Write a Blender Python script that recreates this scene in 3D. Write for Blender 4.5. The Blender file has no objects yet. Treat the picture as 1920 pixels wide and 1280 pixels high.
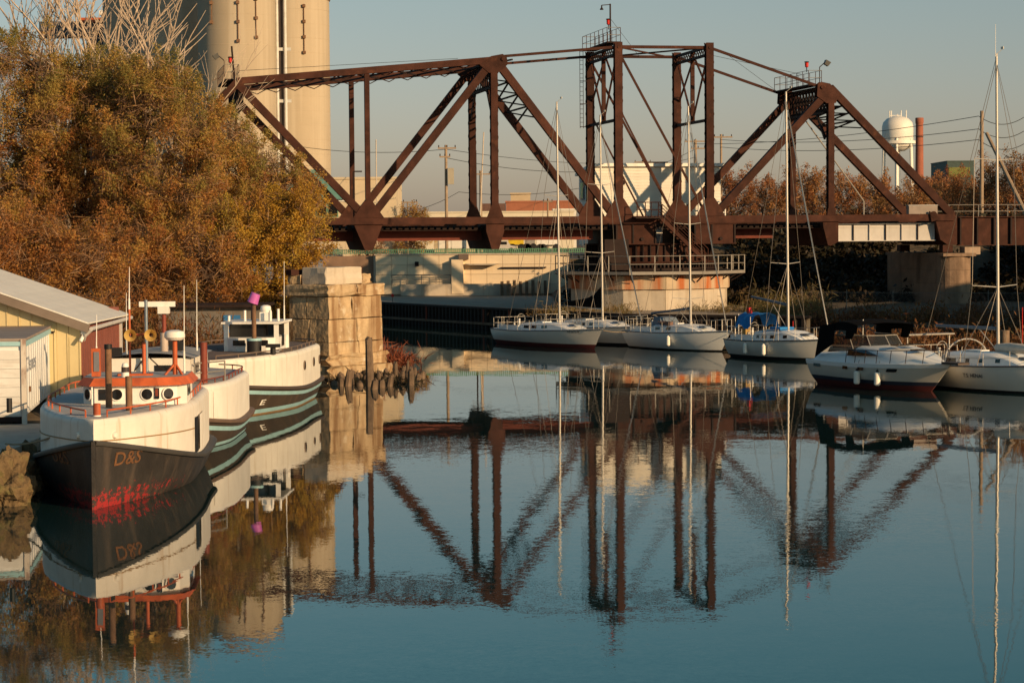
import bpy, bmesh, math, random
import numpy as np
from mathutils import Vector, Matrix
R = math.radians
random.seed(7); rng = np.random.default_rng(7)
scene = bpy.context.scene
COL = scene.collection

# ---------------------------------------------------------------- camera
FPX, PITCH, ROLL, CAMZ = 4300.0, .0475, .0073, 6.5
cam_d = bpy.data.cameras.new('camera'); cam = bpy.data.objects.new('camera', cam_d); COL.objects.link(cam)
cam_d.sensor_width = 36; cam_d.lens = FPX / 1920 * 36; cam_d.clip_end = 6000; cam_d.clip_start = .5
_f = Vector((0, math.cos(PITCH), -math.sin(PITCH))); _u = Vector((0, math.sin(PITCH), math.cos(PITCH))); _r = Vector((1, 0, 0))
_r2 = _r * math.cos(ROLL) - _u * math.sin(ROLL); _u2 = _r * math.sin(ROLL) + _u * math.cos(ROLL)
cam.matrix_world = Matrix(((_r2.x, _u2.x, -_f.x, 0), (_r2.y, _u2.y, -_f.y, 0), (_r2.z, _u2.z, -_f.z, CAMZ), (0, 0, 0, 1)))
scene.camera = cam

# ---------------------------------------------------------------- sky, sun, exposure
SUN_AZ, SUN_EL = R(46), R(16.0)      # 46 degrees to the right of straight behind the camera
sdir = Vector((math.sin(SUN_AZ) * math.cos(SUN_EL), -math.cos(SUN_AZ) * math.cos(SUN_EL), math.sin(SUN_EL)))
world = bpy.data.worlds.new('World'); scene.world = world; world.use_nodes = True
nt = world.node_tree; nt.nodes.clear()
wo = nt.nodes.new('ShaderNodeOutputWorld'); bg = nt.nodes.new('ShaderNodeBackground')
sky = nt.nodes.new('ShaderNodeTexSky'); sky.sky_type = 'NISHITA'; sky.sun_disc = False
sky.sun_elevation = SUN_EL; sky.sun_rotation = math.atan2(sdir.x, sdir.y)
sky.air_density = 1.0; sky.dust_density = 0.8; sky.ozone_density = 2.0
tc = nt.nodes.new('ShaderNodeTexCoord'); sx = nt.nodes.new('ShaderNodeSeparateXYZ')
rp = nt.nodes.new('ShaderNodeValToRGB'); mx = nt.nodes.new('ShaderNodeMix'); mx.data_type = 'RGBA'; mx.blend_type = 'MULTIPLY'
mx.inputs[0].default_value = 1
rp.color_ramp.elements[0].position = 0.0; rp.color_ramp.elements[0].color = (.78, .66, .74, 1)
rp.color_ramp.elements[1].position = 1.0; rp.color_ramp.elements[1].color = (.38, .52, .54, 1)
e = rp.color_ramp.elements.new(.05); e.color = (.81, .695, .72, 1)
e = rp.color_ramp.elements.new(.11); e.color = (.82, .745, .69, 1)
e = rp.color_ramp.elements.new(.19); e.color = (.58, .90, .80, 1)
nt.links.new(tc.outputs['Generated'], sx.inputs[0]); nt.links.new(sx.outputs['Z'], rp.inputs[0])
nt.links.new(sky.outputs[0], mx.inputs['A']); nt.links.new(rp.outputs[0], mx.inputs['B'])
nt.links.new(mx.outputs['Result'], bg.inputs[0]); nt.links.new(bg.outputs[0], wo.inputs[0])
bg.inputs[1].default_value = .11
sun_d = bpy.data.lights.new('sun', 'SUN'); sun = bpy.data.objects.new('sun', sun_d); COL.objects.link(sun)
sun_d.energy = 5.0; sun_d.angle = R(.55); sun_d.color = (1, .67, .355)
sun.rotation_euler = sdir.to_track_quat('Z', 'Y').to_euler(); sun.location = (40, -40, 60)
vs = scene.view_settings; vs.view_transform = 'Standard'; vs.look = 'None'; vs.exposure = 0.06; vs.gamma = 1; vs.use_curve_mapping = False

# ---------------------------------------------------------------- helpers
def survey(px, py, Y):
    """world x, z of a point sighted at photo pixel (px, py) and lying Y metres out"""
    U = (px - 960) / FPX; V = (640 - py) / FPX
    u = U * math.cos(ROLL) + V * math.sin(ROLL); v = -U * math.sin(ROLL) + V * math.cos(ROLL)
    d = (u, math.cos(PITCH) + v * math.sin(PITCH), -math.sin(PITCH) + v * math.cos(PITCH)); t = Y / d[1]
    return d[0] * t, CAMZ + d[2] * t
def ground(px, py, z=0.0):
    U = (px - 960) / FPX; V = (640 - py) / FPX
    u = U * math.cos(ROLL) + V * math.sin(ROLL); v = -U * math.sin(ROLL) + V * math.cos(ROLL)
    d = (u, math.cos(PITCH) + v * math.sin(PITCH), -math.sin(PITCH) + v * math.cos(PITCH)); t = (z - CAMZ) / d[2]
    return d[0] * t, d[1] * t
def V3(*a): return Vector(a)

class MB:
    def __init__(s): s.v = []; s.f = []; s.mi = []; s.sm = []; s.cur = 0
    def add(s, vs_, fs, smooth=False):
        o = len(s.v); s.v += [tuple(p) for p in vs_]
        for f in fs: s.f.append(tuple(i + o for i in f)); s.mi.append(s.cur); s.sm.append(smooth)
        return s
    def box(s, c, size, rz=0):
        cx, cy, cz = c; a, b, h = size[0] / 2, size[1] / 2, size[2] / 2; co, si = math.cos(rz), math.sin(rz)
        vv = [(cx + x * co - y * si, cy + x * si + y * co, cz + z) for z in (-h, h) for x, y in ((-a, -b), (a, -b), (a, b), (-a, b))]
        return s.add(vv, [(3, 2, 1, 0), (4, 5, 6, 7), (0, 1, 5, 4), (1, 2, 6, 5), (2, 3, 7, 6), (3, 0, 4, 7)])
    def hexa(s, bot, top):
        return s.add(list(bot) + list(top), [(3, 2, 1, 0), (4, 5, 6, 7), (0, 1, 5, 4), (1, 2, 6, 5), (2, 3, 7, 6), (3, 0, 4, 7)])
    def beam(s, p, q, w, h, up=(0, 0, 1)):
        p, q, up = Vector(p), Vector(q), Vector(up); d = (q - p).normalized()
        sd = d.cross(up)
        if sd.length < 1e-4: sd = d.cross(Vector((0, 1, 0)))
        sd.normalize(); u = sd.cross(d).normalized(); a, b = sd * w / 2, u * h / 2
        return s.hexa([p - a - b, p + a - b, p + a + b, p - a + b][::1], [q - a - b, q + a - b, q + a + b, q - a + b])
    def tube(s, p, q, r, r2=None, n=8, cap=True):
        p, q = Vector(p), Vector(q); r2 = r if r2 is None else r2; d = (q - p)
        if d.length < 1e-6: return s
        d.normalize(); a = d.cross(Vector((0, 0, 1)))
        if a.length < 1e-3: a = Vector((1, 0, 0))
        a.normalize(); b = d.cross(a)
        vv = []
        for c, rr in ((p, r), (q, r2)):
            for k in range(n): t = 2 * math.pi * k / n; vv.append(c + (a * math.cos(t) + b * math.sin(t)) * rr)
        fs = [(k, (k + 1) % n, n + (k + 1) % n, n + k) for k in range(n)]
        s.add(vv, fs, n > 5)
        if cap: o = len(s.v) - 2 * n; s.f += [tuple(o + k for k in range(n))[::-1], tuple(o + n + k for k in range(n))]; s.mi += [s.cur] * 2; s.sm += [False] * 2
        return s
    def path(s, pts, r, n=6, r2=None):
        m = len(pts) - 1; r2 = r if r2 is None else r2
        for k in range(m): s.tube(pts[k], pts[k + 1], r + (r2 - r) * k / m, r + (r2 - r) * (k + 1) / m, n, True)
        return s
    def lathe(s, c, prof, n=20, axis=None):
        c = Vector(c); vv = []
        if axis is None: a, b, d = Vector((1, 0, 0)), Vector((0, 1, 0)), Vector((0, 0, 1))
        else:
            d = Vector(axis).normalized(); a = d.cross(Vector((0, 0, 1)))
            if a.length < 1e-3: a = Vector((1, 0, 0))
            a.normalize(); b = d.cross(a)
        for r, z in prof:
            for k in range(n): t = 2 * math.pi * k / n; vv.append(c + (a * math.cos(t) + b * math.sin(t)) * max(r, 1e-4) + d * z)
        fs = [(j * n + k, j * n + (k + 1) % n, (j + 1) * n + (k + 1) % n, (j + 1) * n + k) for j in range(len(prof) - 1) for k in range(n)]
        return s.add(vv, fs, True)
    def prism(s, poly, ext):
        ext = Vector(ext); n = len(poly); vv = [Vector(p) for p in poly] + [Vector(p) + ext for p in poly]
        return s.add(vv, [tuple(range(n))[::-1], tuple(range(n, 2 * n))] + [(k, (k + 1) % n, n + (k + 1) % n, n + k) for k in range(n)])
    def grid(s, rows, smooth=True, close=False):
        n = len(rows[0]); vv = [p for r_ in rows for p in r_]
        fs = [(j * n + k, j * n + (k + 1) % n, (j + 1) * n + (k + 1) % n, (j + 1) * n + k) for j in range(len(rows) - 1) for k in range(n if close else n - 1)]
        return s.add(vv, fs, smooth)
    def mesh(s, name, fix=True, sharp=38):
        me = bpy.data.meshes.new(name); me.from_pydata([tuple(p) for p in s.v], [], s.f)
        me.polygons.foreach_set('material_index', s.mi); me.polygons.foreach_set('use_smooth', s.sm)
        if fix:
            bm = bmesh.new(); bm.from_mesh(me); bmesh.ops.recalc_face_normals(bm, faces=bm.faces); bm.to_mesh(me); bm.free()
        if any(s.sm): me.set_sharp_from_angle(angle=R(sharp))
        me.update(); return me
    def build(s, name, mats, parent=None, **k):
        me = s.mesh(name, **k)
        for m_ in (mats if isinstance(mats, (list, tuple)) else [mats]): me.materials.append(m_)
        return link(name, me, parent)
def link(name, me, parent=None):
    o = bpy.data.objects.new(name, me); COL.objects.link(o)
    if parent is not None: o.parent = parent
    return o
def tag(o, label, cat=None, group=None):
    o['label'] = label
    if cat: o['category'] = cat
    if group: o['group'] = group
    return o
def thing(name, label, cat, loc=(0, 0, 0), rz=0, group=None):
    o = bpy.data.objects.new(name, None); COL.objects.link(o); o.location = loc; o.rotation_euler = (0, 0, rz); o.empty_display_size = .3
    return tag(o, label, cat, group)
def struct(o): o['kind'] = 'structure'; return o
def stuff(o): o['kind'] = 'stuff'; return o

# ---------------------------------------------------------------- materials
_M = {}
def mat(name, col, rough=.65, metal=0.0, var=.18, vs_=1.2, bump=0.0, bs=12.0, stain=None, stain_amt=.5, stain_s=(2.5, 2.5, .35), stain_lo=.52, rnd=.06, spec=.4, spots=None, spot_s=6.0, spot_lo=.6):
    if name in _M: return _M[name]
    m = bpy.data.materials.new(name); m.use_nodes = True; n = m.node_tree.nodes; L = m.node_tree.links; b = n['Principled BSDF']
    b.inputs['Roughness'].default_value = rough; b.inputs['Metallic'].default_value = metal
    b.inputs['Specular IOR Level'].default_value = spec
    t = n.new('ShaderNodeTexCoord'); nz = n.new('ShaderNodeTexNoise'); nz.inputs['Scale'].default_value = vs_; nz.inputs['Detail'].default_value = 6; nz.inputs['Roughness'].default_value = .62
    L.new(t.outputs['Object'], nz.inputs['Vector'])
    r = n.new('ShaderNodeValToRGB'); r.color_ramp.elements[0].position = .3; r.color_ramp.elements[1].position = .72
    r.color_ramp.elements[0].color = (*[c * (1 - var) for c in col], 1); r.color_ramp.elements[1].color = (*[min(1, c * (1 + var)) for c in col], 1)
    L.new(nz.outputs['Fac'], r.inputs[0]); out = r.outputs[0]
    def over(out, colr, s3, lo, amt, det=5):
        mp = n.new('ShaderNodeMapping'); mp.inputs['Scale'].default_value = s3; L.new(t.outputs['Object'], mp.inputs[0])
        z = n.new('ShaderNodeTexNoise'); z.inputs['Scale'].default_value = 1; z.inputs['Detail'].default_value = det; L.new(mp.outputs[0], z.inputs['Vector'])
        mr = n.new('ShaderNodeMapRange'); mr.inputs[1].default_value = lo; mr.inputs[2].default_value = lo + .16; mr.inputs[4].default_value = amt; L.new(z.outputs['Fac'], mr.inputs[0])
        x = n.new('ShaderNodeMix'); x.data_type = 'RGBA'; L.new(mr.outputs[0], x.inputs[0]); L.new(out, x.inputs['A']); x.inputs['B'].default_value = (*colr, 1); return x.outputs['Result']
    if stain: out = over(out, stain, stain_s, stain_lo, stain_amt)
    if spots: out = over(out, spots, (spot_s,) * 3, spot_lo, .85, 8)
    oi = n.new('ShaderNodeObjectInfo'); mr = n.new('ShaderNodeMapRange'); mr.inputs[3].default_value = 1 - rnd; mr.inputs[4].default_value = 1 + rnd; L.new(oi.outputs['Random'], mr.inputs[0])
    hs = n.new('ShaderNodeHueSaturation'); L.new(mr.outputs[0], hs.inputs['Value']); L.new(out, hs.inputs['Color']); L.new(hs.outputs[0], b.inputs['Base Color'])
    if bump:
        z = n.new('ShaderNodeTexNoise'); z.inputs['Scale'].default_value = bs; z.inputs['Detail'].default_value = 6; L.new(t.outputs['Object'], z.inputs['Vector'])
        bp = n.new('ShaderNodeBump'); bp.inputs['Distance'].default_value = bump; bp.inputs['Strength'].default_value = 1; L.new(z.outputs['Fac'], bp.inputs['Height']); L.new(bp.outputs[0], b.inputs['Normal'])
    _M[name] = m; return m
def leafmat(name, cols, trans=.25):
    m = bpy.data.materials.new(name); m.use_nodes = True; n = m.node_tree.nodes; L = m.node_tree.links; b = n['Principled BSDF']; b.inputs['Roughness'].default_value = .6; b.inputs['Specular IOR Level'].default_value = .25
    a = n.new('ShaderNodeAttribute'); a.attribute_name = 'tint'; r = n.new('ShaderNodeValToRGB')
    els = r.color_ramp.elements
    for i, c in enumerate(cols):
        e_ = els[i] if i < 2 else els.new(1)
        e_.color = (*c, 1)
    for i, e_ in enumerate(els): e_.position = i / (len(cols) - 1)
    for i, c in enumerate(cols): els[i].color = (*c, 1)
    L.new(a.outputs['Fac'], r.inputs[0]); L.new(r.outputs[0], b.inputs['Base Color'])
    tr = n.new('ShaderNodeBsdfTranslucent'); L.new(r.outputs[0], tr.inputs[0]); ms = n.new('ShaderNodeMixShader'); ms.inputs[0].default_value = trans
    L.new(b.outputs[0], ms.inputs[1]); L.new(tr.outputs[0], ms.inputs[2]); L.new(ms.outputs[0], n['Material Output'].inputs[0]); return m

steel = mat('rusty brown steel', (.056, .0215, .0145), .72, 0, .42, 1.1, .006, 30, stain=(.030, .014, .011), stain_amt=.55, stain_s=(1.2, 1.2, .5), spec=.12, rnd=.16, spots=(.105, .040, .022), spot_s=1.6, spot_lo=.60)
steel_dark = mat('dark weathered steel', (.026, .015, .013), .75, 0, .3, 1.5, spec=.2)
steel_red = mat('red oxide steel', (.150, .036, .022), .7, 0, .22, .9, stain=(.08, .025, .017), stain_amt=.5, spec=.25)
galv = mat('galvanised steel', (.27, .245, .215), .55, .2, .12, 2)
girder_grey = mat('grey girder paint', (.50, .47, .44), .6, 0, .10, 1.1, stain=(.33, .30, .27), stain_amt=.4)
concrete = mat('pale concrete', (.50, .43, .34), .88, 0, .14, .9, .012, 14, stain=(.33, .25, .17), stain_amt=.5)
concrete_rust = mat('rust streaked concrete', (.49, .38, .26), .88, 0, .15, .9, .01, 14, stain=(.42, .095, .012), stain_amt=.97, stain_s=(.9, .9, .10), stain_lo=.44)
cream = mat('cream wall panel', (.74, .60, .42), .85, 0, .07, .8, .004, 20, stain=(.58, .45, .31), stain_amt=.3, rnd=.03)
stone = mat('weathered pier stone', (.45, .325, .19), .92, 0, .26, 1.4, .05, 6, stain=(.20, .105, .045), stain_amt=.85, stain_s=(2.0, 2.0, .22), stain_lo=.48, rnd=.05, spots=(.60, .51, .38), spot_s=2.2, spot_lo=.60)
sheet = mat('black sheet piling', (.022, .016, .014), .7, .1, .3, 2, spec=.25)
wood_dark = mat('weathered timber', (.17, .115, .075), .9, 0, .35, 3, .02, 20, stain=(.07, .045, .03), stain_amt=.6, stain_s=(9, 9, .8), rnd=.2)
wood_dock = mat('dock timber', (.33, .24, .17), .85, 0, .25, 2, .006, 20, rnd=.12)
asphalt = mat('asphalt ground', (.06, .055, .05), .95, 0, .2, .5)
dirt = mat('dry dirt bank', (.11, .080, .048), .95, 0, .4, .8, .08, 3)
bark = mat('brown bark', (.075, .045, .028), .95, 0, .35, 4, .02, 20)
bark_pale = mat('pale bark', (.46, .36, .27), .85, 0, .25, 4)
white_p = mat('white paint', (.80, .77, .71), .5, 0, .05, 1.5, stain=(.58, .50, .40), stain_amt=.35, stain_s=(3, 3, .4), stain_lo=.58)
gel = mat('white gelcoat', (.76, .76, .74), .28, 0, .03, 1.2, rnd=.02, spec=.5)
gel_warm = mat('cream gelcoat', (.66, .62, .55), .3, 0, .04, 1.2, rnd=.02, spec=.5)
glass = mat('dark window glass', (.012, .012, .013), .08, 0, .1, 1, spec=.6)
black = mat('black rubber', (.012, .011, .011), .6, 0, .1, 1)
brass = mat('tarnished brass', (.55, .38, .13), .45, .3, .2, 4)
orange = mat('orange paint', (.50, .105, .032), .6, 0, .2, 3, stain=(.24, .055, .028), stain_amt=.6)
redpipe = mat('rust red pipe', (.20, .040, .022), .6, 0, .25, 3, stain=(.11, .05, .03), stain_amt=.5)
rustpipe = mat('rusty exhaust pipe', (.20, .105, .055), .75, 0, .3, 5, .004, 40, stain=(.05, .03, .025), stain_amt=.7)
alloy = mat('mast aluminium', (.50, .46, .40), .35, .4, .06, 2)
wire = mat('stay wire', (.30, .25, .20), .4, .5, .05, 2)
line_m = mat('dark cable', (.03, .03, .03), .7, 0, .05, 1)
blue_c = mat('blue canvas', (.015, .19, .50), .8, 0, .2, 3, .02, 8)
black_c = mat('black canvas', (.008, .007, .007), .95, 0, .2, 3, .02, 8, spec=.04)
grey_c = mat('grey blue sail cover', (.13, .16, .20), .8, 0, .15, 3)
red_l = mat('red lens', (.55, .02, .015), .3, 0, .1, 3)
boot_red = mat('maroon antifouling', (.11, .022, .020), .6, 0, .2, 2)
boot_blk = mat('black boot stripe', (.02, .018, .018), .5, 0, .1, 2)
boot_navy = mat('navy boot stripe', (.025, .03, .05), .5, 0, .1, 2)
fender_m = mat('white fender vinyl', (.80, .77, .68), .4, 0, .05, 4)
teal_m = mat('pale blue trim', (.30, .50, .54), .5, 0, .12, 3)
deck_grey = mat('grey deck paint', (.33, .32, .31), .7, 0, .15, 1.3, stain=(.24, .20, .17), stain_amt=.4, stain_s=(1, 1, 1))
deck_brown = mat('brown deck paint', (.16, .115, .09), .75, 0, .2, 1.3)
# ================================================================ SETTING
def water_material():
    m = bpy.data.materials.new('river water'); m.use_nodes = True; n = m.node_tree.nodes; L = m.node_tree.links; b = n['Principled BSDF']
    b.inputs['Base Color'].default_value = (.008, .024, .025, 1); b.inputs['Roughness'].default_value = .0; b.inputs['IOR'].default_value = 1.33
    t = n.new('ShaderNodeTexCoord'); acc = None
    def layer(sc, amp, det, msk=None):
        mp = n.new('ShaderNodeMapping'); mp.inputs['Scale'].default_value = sc; L.new(t.outputs['Object'], mp.inputs[0])
        z = n.new('ShaderNodeTexNoise'); z.inputs['Scale'].default_value = 1; z.inputs['Detail'].default_value = det; L.new(mp.outputs[0], z.inputs['Vector'])
        s = n.new('ShaderNodeVectorMath'); s.operation = 'SUBTRACT'; s.inputs[1].default_value = (.5, .5, .5); L.new(z.outputs['Color'], s.inputs[0])
        k = n.new('ShaderNodeVectorMath'); k.operation = 'MULTIPLY'; k.inputs[1].default_value = (amp, amp, 0); L.new(s.outputs[0], k.inputs[0])
        if msk is not None:
            q = n.new('ShaderNodeVectorMath'); q.operation = 'SCALE'; L.new(k.outputs[0], q.inputs[0]); L.new(msk, q.inputs['Scale']); return q.outputs[0]
        return k.outputs[0]
    pz = n.new('ShaderNodeTexNoise'); pz.inputs['Scale'].default_value = .055; pz.inputs['Detail'].default_value = 3; L.new(t.outputs['Object'], pz.inputs['Vector'])
    mr = n.new('ShaderNodeMapRange'); mr.inputs[1].default_value = .40; mr.inputs[2].default_value = .64; mr.inputs[3].default_value = .25; mr.inputs[4].default_value = 1.5; L.new(pz.outputs['Fac'], mr.inputs[0])
    sp_ = n.new('ShaderNodeSeparateXYZ'); L.new(t.outputs['Object'], sp_.inputs[0])
    gx = n.new('ShaderNodeMapRange'); gx.interpolation_type = 'SMOOTHSTEP'; gx.inputs[1].default_value = -8.5; gx.inputs[2].default_value = 1; gx.inputs[3].default_value = .35; gx.inputs[4].default_value = 1.0; L.new(sp_.outputs['X'], gx.inputs[0])
    gy = n.new('ShaderNodeMapRange'); gy.interpolation_type = 'SMOOTHSTEP'; gy.inputs[1].default_value = 110; gy.inputs[2].default_value = 48; gy.inputs[3].default_value = .8; gy.inputs[4].default_value = 1.7; L.new(sp_.outputs['Y'], gy.inputs[0])
    k1 = n.new('ShaderNodeMath'); k1.operation = 'MULTIPLY'; L.new(gx.outputs[0], k1.inputs[0]); L.new(mr.outputs[0], k1.inputs[1])
    k2 = n.new('ShaderNodeMath'); k2.operation = 'MULTIPLY'; L.new(k1.outputs[0], k2.inputs[0]); L.new(gy.outputs[0], k2.inputs[1])
    outs = [layer((.55, .8, 1), .007, 2, gx.outputs[0]), layer((2.4, 3.4, 1), .013, 3, k1.outputs[0]), layer((8, 11, 1), .013, 2, k2.outputs[0]), layer((24, 30, 1), .012, 1, k2.outputs[0])]
    for o in outs:
        if acc is None: acc = o
        else:
            a = n.new('ShaderNodeVectorMath'); L.new(acc, a.inputs[0]); L.new(o, a.inputs[1]); acc = a.outputs[0]
    a = n.new('ShaderNodeVectorMath'); L.new(acc, a.inputs[0]); a.inputs[1].default_value = (0, 0, 1)
    nn = n.new('ShaderNodeVectorMath'); nn.operation = 'NORMALIZE'; L.new(a.outputs[0], nn.inputs[0]); L.new(nn.outputs[0], b.inputs['Normal']); return m
w = MB(); w.add([(-130, -60, 0), (130, -60, 0), (130, 190, 0), (-130, 190, 0)], [(0, 1, 2, 3)])
struct(w.build('water', water_material()))

# left bank
edge = [(-12.9, 20), (-12.9, 48), (-12.7, 64), (-12.8, 80), (-12.7, 97), (-11.6, 103), (-11.4, 112), (-14, 135), (-22.5, 190)]
def fine(pts, step):
    o = []
    for (a, b), (c, d) in zip(pts, pts[1:]):
        m_ = max(1, int(math.hypot(c - a, d - b) / step))
        o += [(a + (c - a) * k / m_, b + (d - b) * k / m_) for k in range(m_)]
    return o + [pts[-1]]
rows = []
for x, y in fine(edge, 1.2):
    j = random.uniform(-.12, .12); up = 2.9 * max(0, min(1, (y - 145) / 42)) ** 1.5
    rows.append([(x + .5 + j, y, -1.0), (x + j, y, -.1), (x - .25 + j, y, .45 + random.uniform(-.1, .1)), (x - .9, y, .85 + up * .6 + random.uniform(-.06, .06)), (x - 3, y, .98 + up + random.uniform(-.03, .03)), (x - 9, y, 1.05 + up), (x - 20, y, 1.5 + up), (x - 90, y, 3 + up)])
m_ = MB(); m_.grid(rows); struct(m_.build('left_bank', dirt, fix=False))

# quay behind the sheet piling
SP = [(-22, 188), (-8.34, 164.7), (-1.31, 152.7), (6.6, 139.2), (17.4, 133.4)]
QZ = 1.40
q = MB(); q.prism([(x, y, -.6) for x, y in [(-22, 188.2), (-8.2, 164.9), (-1.15, 152.9), (6.75, 139.5), (17.4, 133.7), (17.4, 190), (-22, 190)]], (0, 0, QZ + .6 - .02))
struct(q.build('quay_ground', mat('pale quay gravel', (.36, .29, .21), .95, 0, .2, .8)))
qw = thing('quay_wall', 'black corrugated sheet pile wall along the channel below the cream retaining wall', 'wall', (0, 0, 0))
prof = [(0, 0), (.16, 0), (.24, .18), (.41, .18), (.49, 0), (.5, 0)]
pm_ = MB()
for (a, b), (c, d) in zip(prof, prof[1:]): pm_.add([(a, -b, -1.2), (c, -d, -1.2), (c, -d, QZ), (a, -b, QZ)], [(0, 1, 2, 3)])
sp_me = pm_.mesh('sheet_pile'); sp_me.materials.append(sheet)
cap = MB()
for (a, b), (c, d) in zip(SP, SP[1:]):
    L_ = math.hypot(c - a, d - b); ang = math.atan2(d - b, c - a)
    for k in range(int(L_ / .5)):
        o = link('sheet_pile', sp_me, qw); o.location = (a + (c - a) * k * .5 / L_, b + (d - b) * k * .5 / L_, 0); o.rotation_euler = (0, 0, ang)
    cap.beam((a, b - .02, QZ + .05), (c, d - .02, QZ + .05), .42, .14)
    wl = MB(); wl.beam((a, b - .22, .42), (c, d - .22, .42), .16, .16); wl.build('waler', wood_dark, qw)
cap.build('cap_beam', sheet, qw)
for px in (797, 908, 955):     # ladders / rub posts on the piling
    m_ = MB(); x = survey(px, 590, 158)[0]; t_ = (x + 8.34) / 7.03; y = 164.7 - 12 * t_ - .3; m_.box((x, y, .95), (.12, .12, 1.1)); m_.build('fender_post', redpipe, qw)

# right bank height field
def shore(x): return 133.6 if x <= 17 else (131.5 - .42 * (x - 17) if x < 30 else max(92, 126 - (x - 30) * 6))
def ss(a, b, t): t = max(0, min(1, (t - a) / (b - a))); return t * t * (3 - 2 * t)
def bank_h(x, y):
    d = y - shore(x)
    h = -.8 + 1.1 * ss(-1.2, .8, d) + .75 * ss(.5, 7, d) + .5 * ss(7, 26, d)
    h += 4.0 * ss(163, 173, y) * ss(3, 9, x)
    if x < 17.6:
        if y < 163: h = min(h, 1.36)
        if y < 139.6 - (x - 6.6) * .537 + 1.5 or x < 6.6: h = min(h, -1.0) if y < 153 else h
    return h + .05 * math.sin(x * 2.1 + y) + .04 * math.sin(y * 3.3 - x)
rows = []
for y in np.arange(86, 191, 1.5): rows.append([(x, y, bank_h(x, y)) for x in np.concatenate([np.arange(3.2, 48, 1.6), np.arange(50, 120, 8)])])
m_ = MB(); m_.grid(rows); struct(m_.build('right_bank', dirt, fix=False))
m_ = MB(); m_.add([(-2600, 188.6, 4.3), (2600, 188.6, 4.3), (2600, 5200, 4.3), (-2600, 5200, 4.3)], [(0, 1, 2, 3)]); struct(m_.build('far_ground', asphalt))
m_ = MB(); m_.add([(-13, 188.6, 1.0), (6, 188.6, 1.0), (6, 188.6, 4.29), (-13, 188.6, 4.29)], [(0, 1, 2, 3)]); struct(m_.build('quay_back_slope', dirt))

# cream retaining wall of separate panels
WY = 186.5; WA = R(-4)
rw = thing('retaining_wall', 'long cream concrete panel wall above the black sheet piling, with bridge shadows on it', 'wall', (-3.3, WY, QZ), WA)
core = MB(); core.box((0, .55, 1.62), (16, .5, 3.3)); core.build('core', concrete, rw)
pw, ph = 1.30, .80; pb = MB(); a, h_, d_ = pw / 2 - .012, ph / 2 - .012, .08
pb.hexa([(-a, .04, -h_), (a, .04, -h_), (a, .3, -h_), (-a, .3, -h_)], [(-a, .04, h_), (a, .04, h_), (a, .3, h_), (-a, .3, h_)])
pme = pb.mesh('wall_panel'); pme.materials.append(cream)
for i in range(12):
    for j in range(4):
        o = link('wall_panel', pme, rw); o.location = (-7.8 + pw * (i + .5), 0, .12 + ph * (j + .5))
m_ = MB(); m_.box((0, .2, 3.36), (15.8, .5, .1)); m_.build('coping', concrete, rw)
m_ = MB(); m_.box((-1.2, -.35, .48), (9.0, .5, .95)); m_.build('kerb_wall', concrete, rw)
m_ = MB(); m_.box((-1.05, -.3, 1.55), (.95, .7, 2.75)); m_.build('pilaster', cream, rw)
m_ = MB(); m_.box((-.55, -.32, 3.15), (.75, .72, .45)); m_.build('junction_box', deck_brown, rw)
m_ = MB(); m_.hexa([(.0, -.85, 2.48), (2.0, -.85, 2.48), (2.0, .1, 2.48), (0, .1, 2.48)], [(-.4, -.85, 2.58), (2.3, -.85, 2.58), (2.3, .1, 2.58), (-.4, .1, 2.58)]); m_.build('ledge', concrete, rw)
m_ = MB(); m_.box((4.3, -.12, 2.25), (3.7, .2, .09)); m_.build('pipe_tray', steel_dark, rw)
m_ = MB(); m_.box((-4.4, -.1, 2.55), (.3, .3, .28)); m_.hexa([(-4.55, -.3, 2.66), (-4.25, -.3, 2.66), (-4.25, -.1, 2.66), (-4.55, -.1, 2.66)], [(-4.55, -.26, 2.74), (-4.25, -.26, 2.74), (-4.25, -.1, 2.78), (-4.55, -.1, 2.78)]); m_.build('wall_lamp', steel_dark, rw)
rl = MB()
for z in (1.32, 1.68): rl.tube((-6.4, -.45, z), (-1.6, -.45, z), .03)
rl.build('rail', galv, rw)
for k in range(5): m_ = MB(); m_.tube((-6.4 + k * 1.2, -.45, .9), (-6.4 + k * 1.2, -.45, 1.68), .03); m_.build('rail_post', galv, rw)
for k in range(8): m_ = MB(); m_.box((2.6 + k * .5, -1.0, .55), (.24, .24, 1.2 + .1 * (k % 3))); m_.build('bollard_post', wood_dark, rw)
# brown return wall to its left
m_ = MB(); m_.box((-13.2, 188.0, 3.0), (4.5, .6, 3.3)); tag(m_.build('wing_wall', mat('brown wall', (.24, .15, .10), .9, 0, .2, .8)), 'plain brown wall end at the left edge of the cream panel wall', 'wall')
# green fence along the top
gf = thing('green_fence', 'low green picket fence along the top of the cream wall', 'fence', (-3.3, WY, QZ + 3.42), WA)
green = mat('faded green paint', (.10, .235, .14), .7, 0, .25, 3)
m_ = MB(); m_.box((-2, .5, .32), (24, .05, .05)); m_.box((-2, .5, .06), (24, .05, .05)); m_.build('rail', green, gf)
pk = MB(); pk.box((0, .5, .2), (.07, .03, .38)); pkm = pk.mesh('picket'); pkm.materials.append(green)
for k in range(150):
    o = link('picket', pkm, gf); o.location = (-13.9 + k * .16, random.uniform(-.02, .02), random.uniform(-.03, .03)); o.rotation_euler = (0, random.uniform(-.05, .05), 0)
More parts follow.
